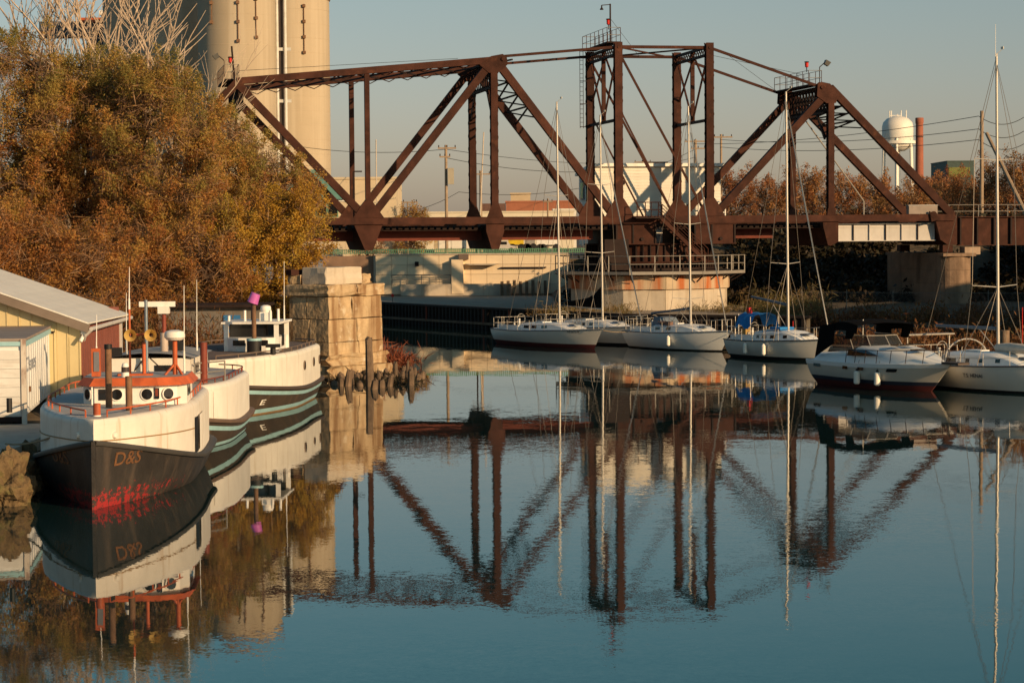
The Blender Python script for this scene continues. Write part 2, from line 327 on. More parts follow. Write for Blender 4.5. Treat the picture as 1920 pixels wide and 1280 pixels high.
# white lifebuoy post with red top at the wall foot
m_ = MB(); x, z = survey(736, 567, 168); t_ = thing('lifebuoy_post', 'small post with red lamp head at the foot of the cream wall', 'post', (x, 168, QZ))
m_.tube((0, 0, 0), (0, 0, .45), .035); m_.build('post', galv, t_); m_ = MB(); m_.lathe((0, 0, .42), [(.0, 0), (.1, .03), (.12, .12), (.08, .24), (0, .27)], 12); m_.build('lamp_head', red_l, t_)

# ================================================================ SWING BRIDGE
TH, BW = .1895, 8.19
BX, BY = 6.998, 149.364
ST = dict(L0=-32.8, U1=-24.6, L2=-16.4, U3=-8.2, T0=0.0, TR=6.12, UR=14.4, E=23.03)
ZC, ZU1, ZU3, ZT, ZR = 7.5, 16.15, 17.75, 18.75, 16.05
br = thing('swing_bridge', 'rusty brown steel truss railway swing bridge crossing the channel', 'bridge', (BX, BY, 0), TH)
def mem(name, p, q, w, h, m=steel, up=(0, 1, 0), parent=None):
    """box member between p and q in bridge axes: w in the truss plane, h across it"""
    b_ = MB(); b_.beam(p, q, w, h, up); return b_.build(name, m, parent or br)
def laced(name, p, q, w=.5, d=.46):
    """built-up column: two plates with zigzag lacing between"""
    p, q = Vector(p), Vector(q); b_ = MB(); Y_ = Vector((0, 1, 0)); ax = (q - p).normalized(); sd = ax.cross(Y_).normalized()
    for s_ in (-1, 1): b_.beam(p + Y_ * s_ * d / 2, q + Y_ * s_ * d / 2, w, .05, Y_)
    b_.beam(p, q, .06, d - .06, Y_)
    o = b_.build(name, steel, br); lb = MB(); L_ = (q - p).length; n_ = max(3, int(L_ / .42))
    for s_ in (-1, 1):
        for k in range(n_):
            a_ = p + ax * L_ * k / n_; c_ = p + ax * L_ * (k + 1) / n_; t0, t1 = (-1, 1) if k % 2 else (1, -1)
            lb.beam(a_ + sd * s_ * (w / 2 + .012) + Y_ * t0 * d * .48, c_ + sd * s_ * (w / 2 + .012) + Y_ * t1 * d * .48, .075, .03, sd)
    lb.build('lacing', steel_dark, o); return o
for side, y in ((0, 0.0), (1, BW)):
    P = lambda s, z: (ST[s] if isinstance(s, str) else s, y, z)
    mem('bottom_chord', P(-32.8, ZC - .22), P(23.0, ZC - .22), .44, .5)
    # top chord with a recessed lower lattice
    mem('top_chord', P('U1', ZU1 - .05), P(ST['U3'] + .3, ZU3 - .19), .42, .5)
    mem('end_post', P('L0', ZC - .2), P('U1', ZU1 - .15), .5, .5)
    mem('diagonal', P(ST['U1'] + .1, ZU1 - .3), P(ST['L2'] - .05, ZC - .1), .47, .44)
    mem('hanger', P('L2', (ZU1 + ZU3) / 2 - .1), P('L2', ZC - .1), .31, .38)
    mem('diagonal', P(ST['L2'] + .1, ZC - .1), P(ST['U3'] - .15, ZU3 - .35), .47, .44)
    laced('post', P('U3', ZU3 - .4), P('U3', ZC - .1), .44)
    mem('diagonal', P(ST['U3'] + .05, ZU3 - .1), P(-.3, ZC), .50, .46)
    laced('tower_post', P('T0', ZT), P('T0', ZC - .1), .5)
    laced('tower_post', P('TR', ZT), P('TR', ZC - .1), .5)
    mem('eyebar', P(ST['U3'] + .5, ZU3 + .02), P(0, ZT - .30), .17, .10); 
    mem('eyebar', P(0, ZT - .30), P('TR', ZT - .30), .20, .10)
    mem('eyebar', P('TR', ZT - .30), P(ST['UR'] - .6, ZR - .15), .18, .10)
    mem('brace_rod', P(.1, ZT - .7), P(ST['TR'] - .2, ZC), .15, .08)
    mem('brace_rod', P(.2, ZT - 4.5), P(ST['TR'] - 2.4, ZC), .11, .06)
    mem('diagonal', P(ST['TR'] + .2, ZC - .1), P(ST['UR'] + .05, ZR - .2), .46, .44)
    laced('post', P('UR', ZR - .5), P('UR', ZC - .1), .40)
    mem('end_post', P(ST['UR'] - .05, ZR - .16), P(ST['E'] - .1, ZC - .1), .48, .46)
    # gusset plates and pins
    for s_, z_, shp in (('U3', ZU3, [(-.95, -.55), (-.2, .02), (.55, .16), (.82, -.02), (.88, -.5), (.35, -1.0), (-.35, -1.05)]), ('UR', ZR, [(-.95, .0), (-.72, .2), (-.1, .08), (.55, -.6), (.3, -1.2), (-.35, -1.2), (-1.0, -.75)])):
        for yy in (y - .27, y + .24):
            b_ = MB(); b_.prism([(ST[s_] + a_, yy, z_ + c_) for a_, c_ in shp], (0, .03, 0)); b_.build('gusset_plate', steel, br)
        b_ = MB(); px_ = ST[s_] + (.58 if s_ == 'U3' else -.62); b_.tube((px_, y - .36, z_ - .16), (px_, y + .36, z_ - .16), .13, n=12); b_.build('pin', steel, br)
    for s_ in ('T0', 'TR'):
        b_ = MB(); b_.tube((ST[s_], y - .30, ZT - .32), (ST[s_], y + .30, ZT - .32), .10, n=12); b_.build('pin', steel, br)
        for yy in (y - .29,):
            b_ = MB(); b_.prism([(ST[s_] + a_, yy, ZC + c_) for a_, c_ in [(-.95, -.02), (-.7, .5), (-.28, 1.15), (.28, 1.15), (.7, .5), (.95, -.02)]], (0, .03, 0)); b_.build('gusset_plate', steel, br)
    for s_, w_, hh in (('L2', 1.0, 1.05), ('U3', .55, .75), ('UR', .3, .45)):
        b_ = MB(); b_.prism([(ST[s_] + a_, y - .28, ZC + c_) for a_, c_ in [(-w_, -.02), (-.25, hh), (.25, hh), (w_, -.02)]], (0, .03, 0)); b_.build('gusset_plate', steel, br)
# floor beams: tapered boxes across the span
def floorbeam(s, poly, name='floor_beam'):
    b_ = MB(); b_.prism([(s + a_, -.12, c_) for a_, c_ in poly], (0, BW + .24, 0)); b_.build(name, steel, br)
zb = ZC - .44
floorbeam(ST['L2'], [(-.92, zb), (.92, zb), (.28, 5.42), (-.22, 5.42)]); floorbeam(ST['U3'], [(-.58, zb), (.58, zb), (.60, 6.6), (.25, 5.42), (-.22, 5.42), (-.58, 6.6)])
floorbeam(ST['U1'], [(-.58, zb), (.58, zb), (.60, 6.6), (.25, 5.42), (-.22, 5.42), (-.58, 6.6)]); floorbeam(ST['L0'] + .4, [(-.6, zb), (.6, zb), (.5, 5.5), (-.4, 5.5)])
floorbeam(ST['UR'], [(-.55, zb), (.52, zb), (.52, 5.72), (-.02, 5.45), (-.2, 5.5), (-.52, 6.7)]); floorbeam(ST['E'] - .55, [(-.75, zb), (.75, ZC), (.75, 5.45), (.1, 5.45), (-.42, 5.8)], 'end_floor_beam')
# stringers and deck of ties
for y in (1.9, BW - 1.9):
    for a_, c_ in ((ST['L0'] + .9, ST['U1'] - .6), (ST['U1'] + .6, ST['L2'] - .75), (ST['L2'] + .75, ST['U3'] - .5), (ST['U3'] + .5, -1.3), (ST['TR'] + 2.0, ST['UR'] - 3.4)):
        b_ = MB(); b_.box(((a_ + c_) / 2, y, 6.36), (c_ - a_, .06, .70)); b_.box(((a_ + c_) / 2, y, 6.02), (c_ - a_, .36, .05)); b_.box(((a_ + c_) / 2, y, 6.70), (c_ - a_, .36, .05)); b_.build('stringer', steel_red, br)
b_ = MB()
for k in range(134): b_.box((-32.3 + k * .41, BW / 2, 6.84 + random.uniform(-.02, .02)), (.26, BW - 1.0, .22))
stuff(b_.build('ties', steel_dark, br))
b_ = MB()
for y in (BW / 2 - .75, BW / 2 + .75): b_.box((-4.9, y, 7.02), (55.6, .08, .16))
b_.build('rail', steel, br)
b_ = MB(); b_.box((-4.9, BW / 2, 6.66), (55.4, BW - 1.1, .05)); b_.build('deck_plate', steel_dark, br)
# grey counterweight girder between the last two floor beams
cg = MB(); x0, x1 = ST['UR'] + .55, ST['E'] - 1.15; cg.box(((x0 + x1) / 2, .5, 6.32), (x1 - x0, .08, 1.18)); cgo = cg.build('counterweight_girder', girder_grey, br); cgo['label'] = 'pale grey riveted plate girder'
for z_ in (5.76, 6.9): b_ = MB(); b_.box(((x0 + x1) / 2, .42, z_), (x1 - x0, .34, .05)); b_.build('flange', girder_grey, cgo)
for k in range(7): b_ = MB(); b_.box((x0 + .05 + k * (x1 - x0 - .15) / 6, .40, 6.32), (.05, .12, 1.1)); b_.build('stiffener', steel_dark if k % 2 else girder_grey, cgo)
b_ = MB(); b_.box(((x0 + x1) / 2, .45, 6.66), (x1 - x0, .04, .035)); b_.build('rivet_strip', girder_grey, cgo)
# centre loading girders and the turntable drum
for xc, wd in ((1.15, 2.7), (ST['TR'] + .35, 2.8)):
    for y in (.15, BW - .15):
        b_ = MB(); b_.box((xc, y, 6.3), (wd, .3, 1.25)); g_ = b_.build('loading_girder', steel, br)
        for dx in (-wd / 2, -.25, wd / 2 - .1): b2 = MB(); b2.box((xc + dx + .05, y - .19, 6.3), (.1, .08, 1.25)); b2.build('stiffener', steel_dark, g_)
        b2 = MB(); b2.box((xc, y - .2, 6.98), (wd + .1, .1, .06)); b2.box((xc, y - .2, 5.68), (wd + .1, .1, .06)); b2.build('flange', steel, g_)
        b2 = MB(); b2.tube((xc + .4, y - .28, 6.0), (xc + .4, y, 6.0), .11, n=10); b2.build('bolt', steel_dark, g_)
    b_ = MB(); b_.box((xc, BW / 2, 6.25), (wd, BW - .6, 1.1)); b_.build('cross_girder', steel_dark, br)
CX, CY = ST['TR'] / 2, BW / 2
b_ = MB(); b_.lathe((CX, CY, 4.1), [(0, 0), (4.4, 0), (4.4, .42), (4.15, .44), (4.15, 1.5), (4.35, 1.52), (4.35, 1.6), (0, 1.6)], 40); dr = b_.build('turntable_drum', steel, br, sharp=30)
rb = MB(); rb.box((0, 0, 0), (.07, .16, 1.06)); rbm = rb.mesh('drum_rib'); rbm.materials.append(steel_dark)
for k in range(56): o = link('drum_rib', rbm, dr); t_ = 2 * math.pi * k / 56; o.location = (CX + 4.2 * math.cos(t_), CY + 4.2 * math.sin(t_), 5.07); o.rotation_euler = (0, 0, t_ + math.pi / 2)
tm = MB(); tm.box((0, 0, 0), (.10, .22, .30)); tmm = tm.mesh('rack_tooth'); tmm.materials.append(steel_dark)
for k in range(110): o = link('rack_tooth', tmm, dr); t_ = 2 * math.pi * k / 110; o.location = (CX + 4.5 * math.cos(t_), CY + 4.5 * math.sin(t_), 4.27); o.rotation_euler = (0, 0, t_ + math.pi / 2)
b_ = MB(); b_.box((CX - 3.3, .6, 5.0), (1.6, 2, 2.0)); b_.build('machinery_box', steel_dark, br)

# sway frames between the two trusses
def lattice(name, x, y0, y1, z0, z1, n, m=steel_dark, t=.09):
    b_ = MB(); b_.beam((x, y0, z1), (x, y1, z1), .2, .16); b_.beam((x, y0, z0), (x, y1, z0), .2, .16)
    for k in range(n):
        a_ = y0 + (y1 - y0) * k / n; c_ = y0 + (y1 - y0) * (k + 1) / n
        b_.beam((x, a_, z0), (x, c_, z1), t, .05, (1, 0, 0)); b_.beam((x + .06, a_, z1), (x + .06, c_, z0), t, .05, (1, 0, 0))
    return b_.build(name, m, br)
for x, z in ((ST['U3'] - .1, ZU3 - .25), (ST['UR'] - .3, ZR - .1), (ST['U1'], ZU1 - .2)):
    lattice('sway_frame', x, .2, BW - .2, z - 1.7, z, 12); lattice('sway_frame', x + .35, .2, BW - .2, z - 1.5, z - .1, 12, steel_dark)
    for ya, yb in ((.2, 1.9), (BW - .2, BW - 1.9)): b_ = MB(); b_.beam((x, ya, z - 3.4), (x, yb, z - 1.7), .22, .12, (1, 0, 0)); b_.build('knee_brace', steel_dark, br)
# portal bracing down the end posts and diagonals below the apexes
for xa, za, xb, zb_ in ((ST['U3'] + .4, ZU3 - .8, ST['U3'] + 3.0, ZU3 - 3.9), (ST['UR'] + .4, ZR - .9, ST['UR'] + 2.2, ZR - 2.8)):
    for k in range(4):
        f0, f1 = k / 4, (k + 1) / 4; A = (xa + (xb - xa) * f0, .25, za + (zb_ - za) * f0); B = (xa + (xb - xa) * f1, BW - .25, za + (zb_ - za) * f1)
        C_ = (xa + (xb - xa) * f0, BW - .25, za + (zb_ - za) * f0); D = (xa + (xb - xa) * f1, .25, za + (zb_ - za) * f1)
        b_ = MB(); b_.beam(A, B, .1, .08); b_.beam(C_, D, .1, .08); b_.beam(A, C_, .12, .1); b_.build('portal_lattice', steel_dark, br)
# top lateral lattice along the left arm
b_ = MB(); n_ = 26
for k in range(n_):
    f0, f1 = k / n_, (k + 1) / n_; xa = ST['U1'] + (ST['U3'] - ST['U1']) * f0; xb = ST['U1'] + (ST['U3'] - ST['U1']) * f1; za = ZU1 - .28 + (ZU3 - ZU1) * f0; z2 = ZU1 - .28 + (ZU3 - ZU1) * f1
    for y in (.3, BW - .3): b_.beam((xa, y, za - (.28 if k % 2 else 0)), (xb, y, z2 - (0 if k % 2 else .28)), .06, .05, (0, 1, 0))
    if k % 4 == 0: b_.beam((xa, .2, za), (xb + (ST['U3'] - ST['U1']) * 3 / n_, BW - .2, z2 + (ZU3 - ZU1) * 3 / n_), .1, .1); b_.beam((xa, BW - .2, za), (xb + (ST['U3'] - ST['U1']) * 3 / n_, .2, z2 + (ZU3 - ZU1) * 3 / n_), .1, .1)
b_.build('lateral_lattice', steel_dark, br)
# tower cross frames
for s_ in ('T0', 'TR'):
    x = ST[s_]; lattice('tower_strut', x, .2, BW - .2, ZT - .75, ZT - .25, 14, steel_dark, .05)
    z0, z1, ym = ZT - 5.0, ZT - .6, BW / 2
    mem('sway_strut', (x, .2, z0), (x, BW - .2, z0), .18, .18, steel_dark, (0, 0, 1)); mem('sway_post', (x, ym, z0), (x, ym, ZT - .3), .26, .2, steel, (0, 1, 0))
    for a_, c_, w_ in (((x, .2, z1), (x, ym, z0 + .1), .13), ((x, BW - .2, z1), (x, ym, z0 + .1), .13), ((x + .12, ym, z1), (x + .12, .2, z0 + 1.6), .11), ((x + .12, ym, z1), (x + .12, BW - .2, z0 + 1.6), .11)): mem('sway_rod', a_, c_, w_, .1, steel, (1, 0, 0))
mem('lateral_rod', (0, .1, ZT - .3), (ST['TR'], BW - .1, ZT - .42), .1, .1, steel, (0, 0, 1)); mem('lateral_rod', (0, BW - .1, ZT - .42), (ST['TR'], .1, ZT - .3), .1, .1, steel, (0, 0, 1))
# ladder on the far tower post
ld = MB()
for dx in (-.55, -.78): ld.tube((dx, BW - .35, ZT - 5.2), (dx, BW - .35, ZT + .2), .02)
lo = ld.build('ladder', steel_dark, br)
for k in range(18): b_ = MB(); b_.tube((-.55, BW - .35, ZT - 5.1 + k * .3), (-.78, BW - .35, ZT - 5.1 + k * .3), .015); b_.build('rung', steel_dark, lo)
for k in range(4): b_ = MB(); b_.beam((-.25, BW - .3, ZT - 5.1 + k * 1.55), (-.78, BW - .35, ZT - 5.1 + k * 1.55), .05, .05); b_.build('bracket', steel_dark, lo)
# top platforms with railings, lamps
def platform(x0, x1, y0, y1, z, h=.95, n=7):
    b_ = MB(); b_.box(((x0 + x1) / 2, (y0 + y1) / 2, z), (x1 - x0, y1 - y0, .09)); pf = b_.build('platform', steel_dark, br)
    for ya in (y0, y1):
        r_ = MB()
        for f in (.5, 1): r_.tube((x0, ya, z + h * f), (x1, ya, z + h * f), .018, n=5)
        r_.build('handrail', galv, pf)
    for xa in (x0, x1):
        r_ = MB()
        for f in (.5, 1): r_.tube((xa, y0, z + h * f), (xa, y1, z + h * f), .018, n=5)
        r_.build('handrail', galv, pf)
        for k in range(n): p_ = MB(); ya = y0 + (y1 - y0) * k / (n - 1); p_.tube((xa, ya, z), (xa, ya, z + h), .022, n=5); p_.build('railing_post', steel, pf)
    return pf
platform(-.55, .35, .7, BW - .2, ZT + .06); platform(ST['UR'] - 1.3, ST['UR'] - .4, .6, BW - .1, ZR + .05); platform(ST['U1'] - .7, ST['U1'] + .2, 1.0, BW - .2, ZU1 + .12)
def redlamp(x, y, z):
    b_ = MB(); b_.tube((x, y, z), (x, y, z + .3), .03); b_.lathe((x, y, z + .62), [(0, 0), (.16, .02), (.16, .08), (0, .1)], 12); o = b_.build('beacon_stand', steel_dark, br)
    b_ = MB(); b_.lathe((x, y, z + .3), [(.05, 0), (.12, .05), (.13, .3), (.1, .33)], 12); b_.build('beacon_lens', red_l, o)
redlamp(-.1, 2.2, ZT + 1.0); redlamp(ST['UR'] - .9, 2.2, ZR + 1.0); redlamp(ST['U1'] - .2, 3.0, ZU1 + 1.0)
def flood(x, y, z, dx):
    b_ = MB(); b_.path([(x, y, z), (x, y, z + 1.2), (x + dx * .35, y, z + 1.5)], .03, 5); o = b_.build('floodlight_arm', steel_dark, br)
    b_ = MB(); b_.hexa([(x + dx * .3, y - .15, z + 1.4), (x + dx * .55, y - .15, z + 1.25), (x + dx * .55, y + .15, z + 1.25), (x + dx * .3, y + .15, z + 1.4)], [(x + dx * .42, y - .2, z + 1.68), (x + dx * .75, y - .2, z + 1.5), (x + dx * .75, y + .2, z + 1.5), (x + dx * .42, y + .2, z + 1.68)]); b_.build('floodlight_head', mat('dark grey housing', (.08, .08, .075), .5), o)
flood(ST['UR'] - .4, 1.0, ZR + .05, 1); flood(ST['U1'] - .7, 1.2, ZU1 + .12, -1)
b_ = MB(); b_.path([(-.28, .9, ZT), (-.28, .9, ZT + 2.55)], .055, 8); b_.beam((-.28, .9, ZT + 2.5), (-.85, .9, ZT + 2.45), .05, .05); lm_ = b_.build('lamp_mast', steel_dark, br)
b_ = MB(); b_.lathe((-.85, .9, ZT + 2.15), [(.12, 0), (.12, .05), (.05, .14), (.04, .3), (0, .3)], 10); b_.build('lamp_head', steel_dark, lm_)
b_ = MB(); b_.path([(ST['U1'] - .1, .8, ZU1), (ST['U1'] - .25, .8, ZU1 + 2.2)], .06, 8); b_.build('leaning_pole', steel_dark, br)
for a_, c_ in (((-.28, .9, ZT + 1.6), (3.5, BW, ZT - .3)), ((ST['U1'] + .3, 2.0, ZU1 + .75), (-10, 3, ZU3 + .1)), ((ST['TR'], 2, ZT - .5), (ST['UR'] - 1, 3, ZR + .9)), ((ST['TR'] + 1.2, .1, ZT - .7), (ST['UR'] - 1.2, BW - .2, ZR + .1))):
    b_ = MB(); b_.tube(a_, c_, .014, n=4); b_.build('guy_wire', line_m, br)
# deck level railings, stair down to the pier
def railing(pts, z, h, m, post=.035, nr=2, name='deck_railing'):
    b_ = MB()
    for (a_, c_) in zip(pts, pts[1:]):
        for f in range(1, nr + 1): b_.tube((*a_, z + h * f / nr), (*c_, z + h * f / nr), post * .8, n=6)
    o = b_.build(name, m, br)
    for p_ in pts: q_ = MB(); q_.tube((*p_, z), (*p_, z + h), post, n=6); q_.build('railing_post', m, o)
    return o
b_ = MB(); b_.box((1.75, -.75, ZC - .12), (1.8, .95, .1)); b_.build('stair_landing', steel_dark, br)
railing([(.95, -1.15), (1.5, -1.15), (2.55, -1.15)], ZC - .1, .98, steel); railing([(2.1, -.3), (2.6, -.3)], ZC - .1, .98, steel)
sa, sb = Vector((2.6, -.75, ZC - .2)), Vector((5.6, -1.0, 4.4))
so = mem('stair_stringer', sa + Vector((0, -.42, 0)), sb + Vector((0, -.42, 0)), .24, .06, steel); mem('stair_stringer', sa + Vector((0, .42, 0)), sb + Vector((0, .42, 0)), .24, .06, steel)
for k in range(14): f = (k + .5) / 14; p_ = sa.lerp(sb, f); b_ = MB(); b_.box((p_.x, p_.y, p_.z), (.24, .8, .04)); b_.build('stair_tread', steel_dark, so)
for yy in (-.46, .46):
    for dz in (.5, .95): b_ = MB(); b_.tube(sa + Vector((0, yy, dz)), sb + Vector((0, yy, dz)), .03, n=6); b_.build('stair_handrail', steel, so)
    for f in (0, .33, .66, 1): p_ = sa.lerp(sb, f); b_ = MB(); b_.tube((p_.x, p_.y + yy, p_.z), (p_.x, p_.y + yy, p_.z + .95), .03, n=6); b_.build('railing_post', steel, so)
railing([(ST['TR'] + 1.5, BW - .1), (ST['TR'] + 2.3, BW - .1), (ST['TR'] + 3.4, BW - .1)], ZC - .1, 1.1, white_p, .06, 3)
b_ = MB(); b_.box((ST['E'] - 2.2, .1, ZC + .30), (2.0, .5, .55)); eb = b_.build('equipment_box', mat('weathered grey box', (.30, .24, .20), .7, 0, .15, 2), br)
b_ = MB(); b_.box((ST['E'] - 2.2, .1, ZC + .6), (2.1, .6, .05)); b_.build('lid', girder_grey, eb)
b_ = MB(); b_.tube((ST['E'] - 1.55, -.42, ZC - .02), (ST['E'] - 1.55, -.3, ZC - .02), .22, n=14); b_.prism([(ST['E'] - 1.85, -.4, ZC + .2), (ST['E'] - 1.4, -.4, ZC - .0), (ST['E'] - 1.1, -.4, ZC - .35), (ST['E'] - 1.7, -.4, ZC - .5)], (0, .15, 0)); b_.build('latch_mechanism', steel, br)
b_ = MB(); b_.path([(ST['UR'] + 1.0, BW - .1, ZR - 2.0), (ST['UR'] + 5.2, BW - .1, ZC + 1.0), (ST['UR'] + 5.2, BW - .1, ZC)], .05, 6); b_.build('conduit', galv, br)
for x_, y_, h_ in ((ST['L2'] - .6, 2.5, 3.0), ):
    b_ = MB(); b_.path([(x_, y_, ZC), (x_, y_, ZC + h_), (x_ + .55, y_, ZC + h_)], .05, 6); b_.build('signal_post', steel_dark, br)
# ================================================================ PIERS
def l2w(x, y):     # bridge axes -> world
    return BX + x * math.cos(TH) - y * math.sin(TH), BY + x * math.sin(TH) + y * math.cos(TH)
pcx, pcy = l2w(CX, CY)
pp = thing('pivot_pier', 'twelve sided concrete pivot pier with orange rust streaks under the bridge turntable', 'pier', (pcx, pcy, 0), R(8))
NP = 12
def ring(r0, r1, z0, z1, name, m, gap=.012):
    for k in range(NP):
        t0, t1 = 2 * math.pi * k / NP + gap / r1, 2 * math.pi * (k + 1) / NP - gap / r1
        c = lambda r, t: (r * math.cos(t), r * math.sin(t))
        b_ = MB(); b_.hexa([(*c(r0, t0), z0), (*c(r1, t0), z0), (*c(r1, t1), z0), (*c(r0, t1), z0)], [(*c(r0, t0), z1), (*c(r1, t0), z1), (*c(r1, t1), z1), (*c(r0, t1), z1)]); b_.build(name, m, pp)
ring(4.6, 5.32, .2, 2.72, 'pier_panel', concrete); ring(4.6, 5.52, 2.74, 3.62, 'cap_panel', concrete_rust)
b_ = MB(); b_.tube((0, 0, -.5), (0, 0, 3.6), 5.2, n=24); b_.build('core', concrete, pp)
b_ = MB(); b_.tube((0, 0, 3.6), (0, 0, 4.1), 4.7, n=32); b_.build('track_ring', steel_dark, pp)
# walkway round the turntable
RW = 6.45; pts = [(RW * math.cos(2 * math.pi * (k + .5) / 8), RW * math.sin(2 * math.pi * (k + .5) / 8)) for k in range(8)]
for (a, b), (c, d) in zip(pts, pts[1:] + pts[:1]):
    m_ = MB(); f = .76; m_.hexa([(a * f, b * f, 3.80), (a, b, 3.80), (c, d, 3.80), (c * f, d * f, 3.80)], [(a * f, b * f, 3.87), (a, b, 3.87), (c, d, 3.87), (c * f, d * f, 3.87)]); wk = m_.build('walkway', steel_dark, pp)
    m_ = MB(); m_.beam((a, b, 3.80), (c, d, 3.80), .07, .2); m_.build('edge_beam', galv, wk)
    m_ = MB()
    for z in (4.38, 4.9): m_.tube((a, b, z), (c, d, z), .026, n=6)
    m_.build('handrail', galv, wk)
    for k in range(3):
        t = k / 3; x, y = a + (c - a) * t, b + (d - b) * t
        m_ = MB(); m_.beam((x, y, 3.7), (x, y, 4.93), .06, .06); m_.build('railing_post', galv, wk)
        m_ = MB(); m_.beam((x, y, 3.72), (x * .86, y * .86, 3.2), .07, .07); m_.build('bracket', steel_dark, wk)

# old stone pier in the left channel: courses of separate blocks
sp_o = thing('stone_pier', 'old battered stone block pier with brown streaks standing in the water behind the piles', 'pier', (-8.35, 104.6, 0), 0)
ur = Vector((.62, .785)); ul = Vector((-.785, .62))
LR, LL = 3.75, 2.6
def blk(name, a0, a1, b0, b1, z0, z1, m=stone, batter=.02, cham=.022, jit=.016):
    """block spanning a0..a1 along the right face and b0..b1 along the left face"""
    def pt(a, b, z):
        o = -batter * (z - 0); p = ur * (a + (o if a > LR / 2 else -o)) + ul * (b + (o if b > LL / 2 else -o)); return (p.x, p.y, z)
    me = bmesh.new(); vs_ = []
    for z in (z0, z1):
        for a, b in ((a0, b0), (a1, b0), (a1, b1), (a0, b1)): vs_.append(me.verts.new(pt(a, b, z)))
    for f in ((3, 2, 1, 0), (4, 5, 6, 7), (0, 1, 5, 4), (1, 2, 6, 5), (2, 3, 7, 6), (3, 0, 4, 7)): me.faces.new([vs_[i] for i in f])
    bmesh.ops.bevel(me, geom=me.edges[:], offset=cham, segments=1, affect='EDGES'); bmesh.ops.subdivide_edges(me, edges=[e for e in me.edges if e.calc_length() > .4], cuts=2, use_grid_fill=True)
    for v in me.verts: v.co += Vector((random.gauss(0, jit), random.gauss(0, jit), random.gauss(0, jit * .7)))
    m2 = bpy.data.meshes.new(name); me.to_mesh(m2); me.free(); m2.materials.append(m); return link(name, m2, sp_o)
zc = [-1.0, .45, 1.52, 2.58, 3.62, 4.18]
for j in range(len(zc) - 2):
    s_ = random.uniform(.4, .6); g = .012; e_ = .0
    a_s = LR * s_; b_s = LL * (1 - s_)
    for a0, a1 in ((0, a_s - g), (a_s + g, LR)):
        for b0, b1 in ((0, b_s - g), (b_s + g, LL)): blk('stone_block', a0, a1, b0, b1, zc[j] + g, zc[j + 1] - g)
for a0, a1 in ((-.14, 1.8), (1.83, LR + .14)): blk('cap_stone', a0, a1, -.14, LL + .14, 3.63, 4.16, jit=.03, cham=.05)
blk('top_block', .1, 2.75, .25, 1.9, 4.17, 4.95, concrete, jit=.02); blk('top_block', 2.78, 3.4, .3, 1.9, 4.17, 4.62, jit=.04); blk('top_block', .0, 1.2, 1.95, 2.65, 4.17, 4.6, jit=.04)
b_ = MB(); p_ = ur * .5 + ul * 2.2; b_.box((p_.x, p_.y, 4.72), (1.3, .5, .26), .6); b_.build('rusty_bearing', steel, sp_o); 
b_ = MB(); p_ = ur * 3.0 + ul * 1.2; b_.box((p_.x, p_.y, 4.80), (.7, .5, .3), .6); b_.build('rusty_bearing', steel, sp_o)
blk('footing_rubble', -.25, LR + .3, -.3, LL, -1.0, .42, stone, jit=.10)
blk('footing_rubble', -.1, LR + .12, -.12, LL, .42, .95, stone, jit=.07)

pst = mat('dark pier stone', (.27, .18, .12), .92, 0, .3, 1.0, .03, 5, stain=(.11, .07, .045), stain_amt=.75, stain_s=(1.2, 1.2, .2))
# right stone pier under the end of the bridge
b_ = MB(); x0, y0 = l2w(ST['E'] - .2, BW / 2)
rpier = thing('end_pier', 'tall pale stone pier with rounded end below the right end of the bridge', 'pier', (x0, y0, 0), TH)
for j in range(4):
    b_ = MB(); pr = []
    for k in range(13): t_ = math.pi + math.pi * k / 12; pr.append((1.2 * math.cos(t_), -4.4 + 1.2 * math.sin(t_), 1.0 + j * .93))
    pr += [(1.2, 4.8, 1.0 + j * .93), (-1.2, 4.8, 1.0 + j * .93)]
    b_.prism(pr, (0, 0, .92)); b_.build('pier_course', pst, rpier)
b_ = MB(); b_.box((0, -.2, 4.80), (2.3, 11.0, .2)); b_.build('cap_slab', pst, rpier)
for y in (-4.0, 4.0): b_ = MB(); b_.box((-.3, y, 5.2), (.7, .7, .46)); b_.build('bearing', steel, rpier)
# approach girder span to the right
ax, ay = l2w(ST['E'] + .35, 0)
ag = thing('approach_span', 'brown plate girder approach span with vertical ribs beside the end pier', 'bridge', (ax, ay, 0), TH)
for y in (.2, BW - .2):
    b_ = MB(); b_.box((11, y, 6.35), (22, .06, 1.9)); b_.box((11, y, 7.3), (22, .4, .06)); b_.box((11, y, 5.42), (22, .4, .06)); gd = b_.build('girder', steel, ag)
    for k in range(19): b2 = MB(); b2.box((.15 + k * 1.2, y - .12, 6.35), (.1, .2, 1.8)); b2.build('stiffener', steel_dark, gd)
b_ = MB(); b_.box((11, BW / 2, 7.05), (22, BW - .8, .3)); b_.build('deck', steel_dark, ag)
b_ = MB()
for z in (7.75, 8.2): b_.tube((.3, BW - .2, z), (22, BW - .2, z), .025, n=5)
ro = b_.build('handrail', galv, ag)
for k in range(10): b_ = MB(); b_.tube((.3 + k * 2.2, BW - .2, 7.3), (.3 + k * 2.2, BW - .2, 8.2), .03, n=5); b_.build('railing_post', galv, ro)
b_ = MB(); b_.box((.9, .2, 5.05), (1.1, .9, .5)); b_.build('timber_block', wood_dock, ag)

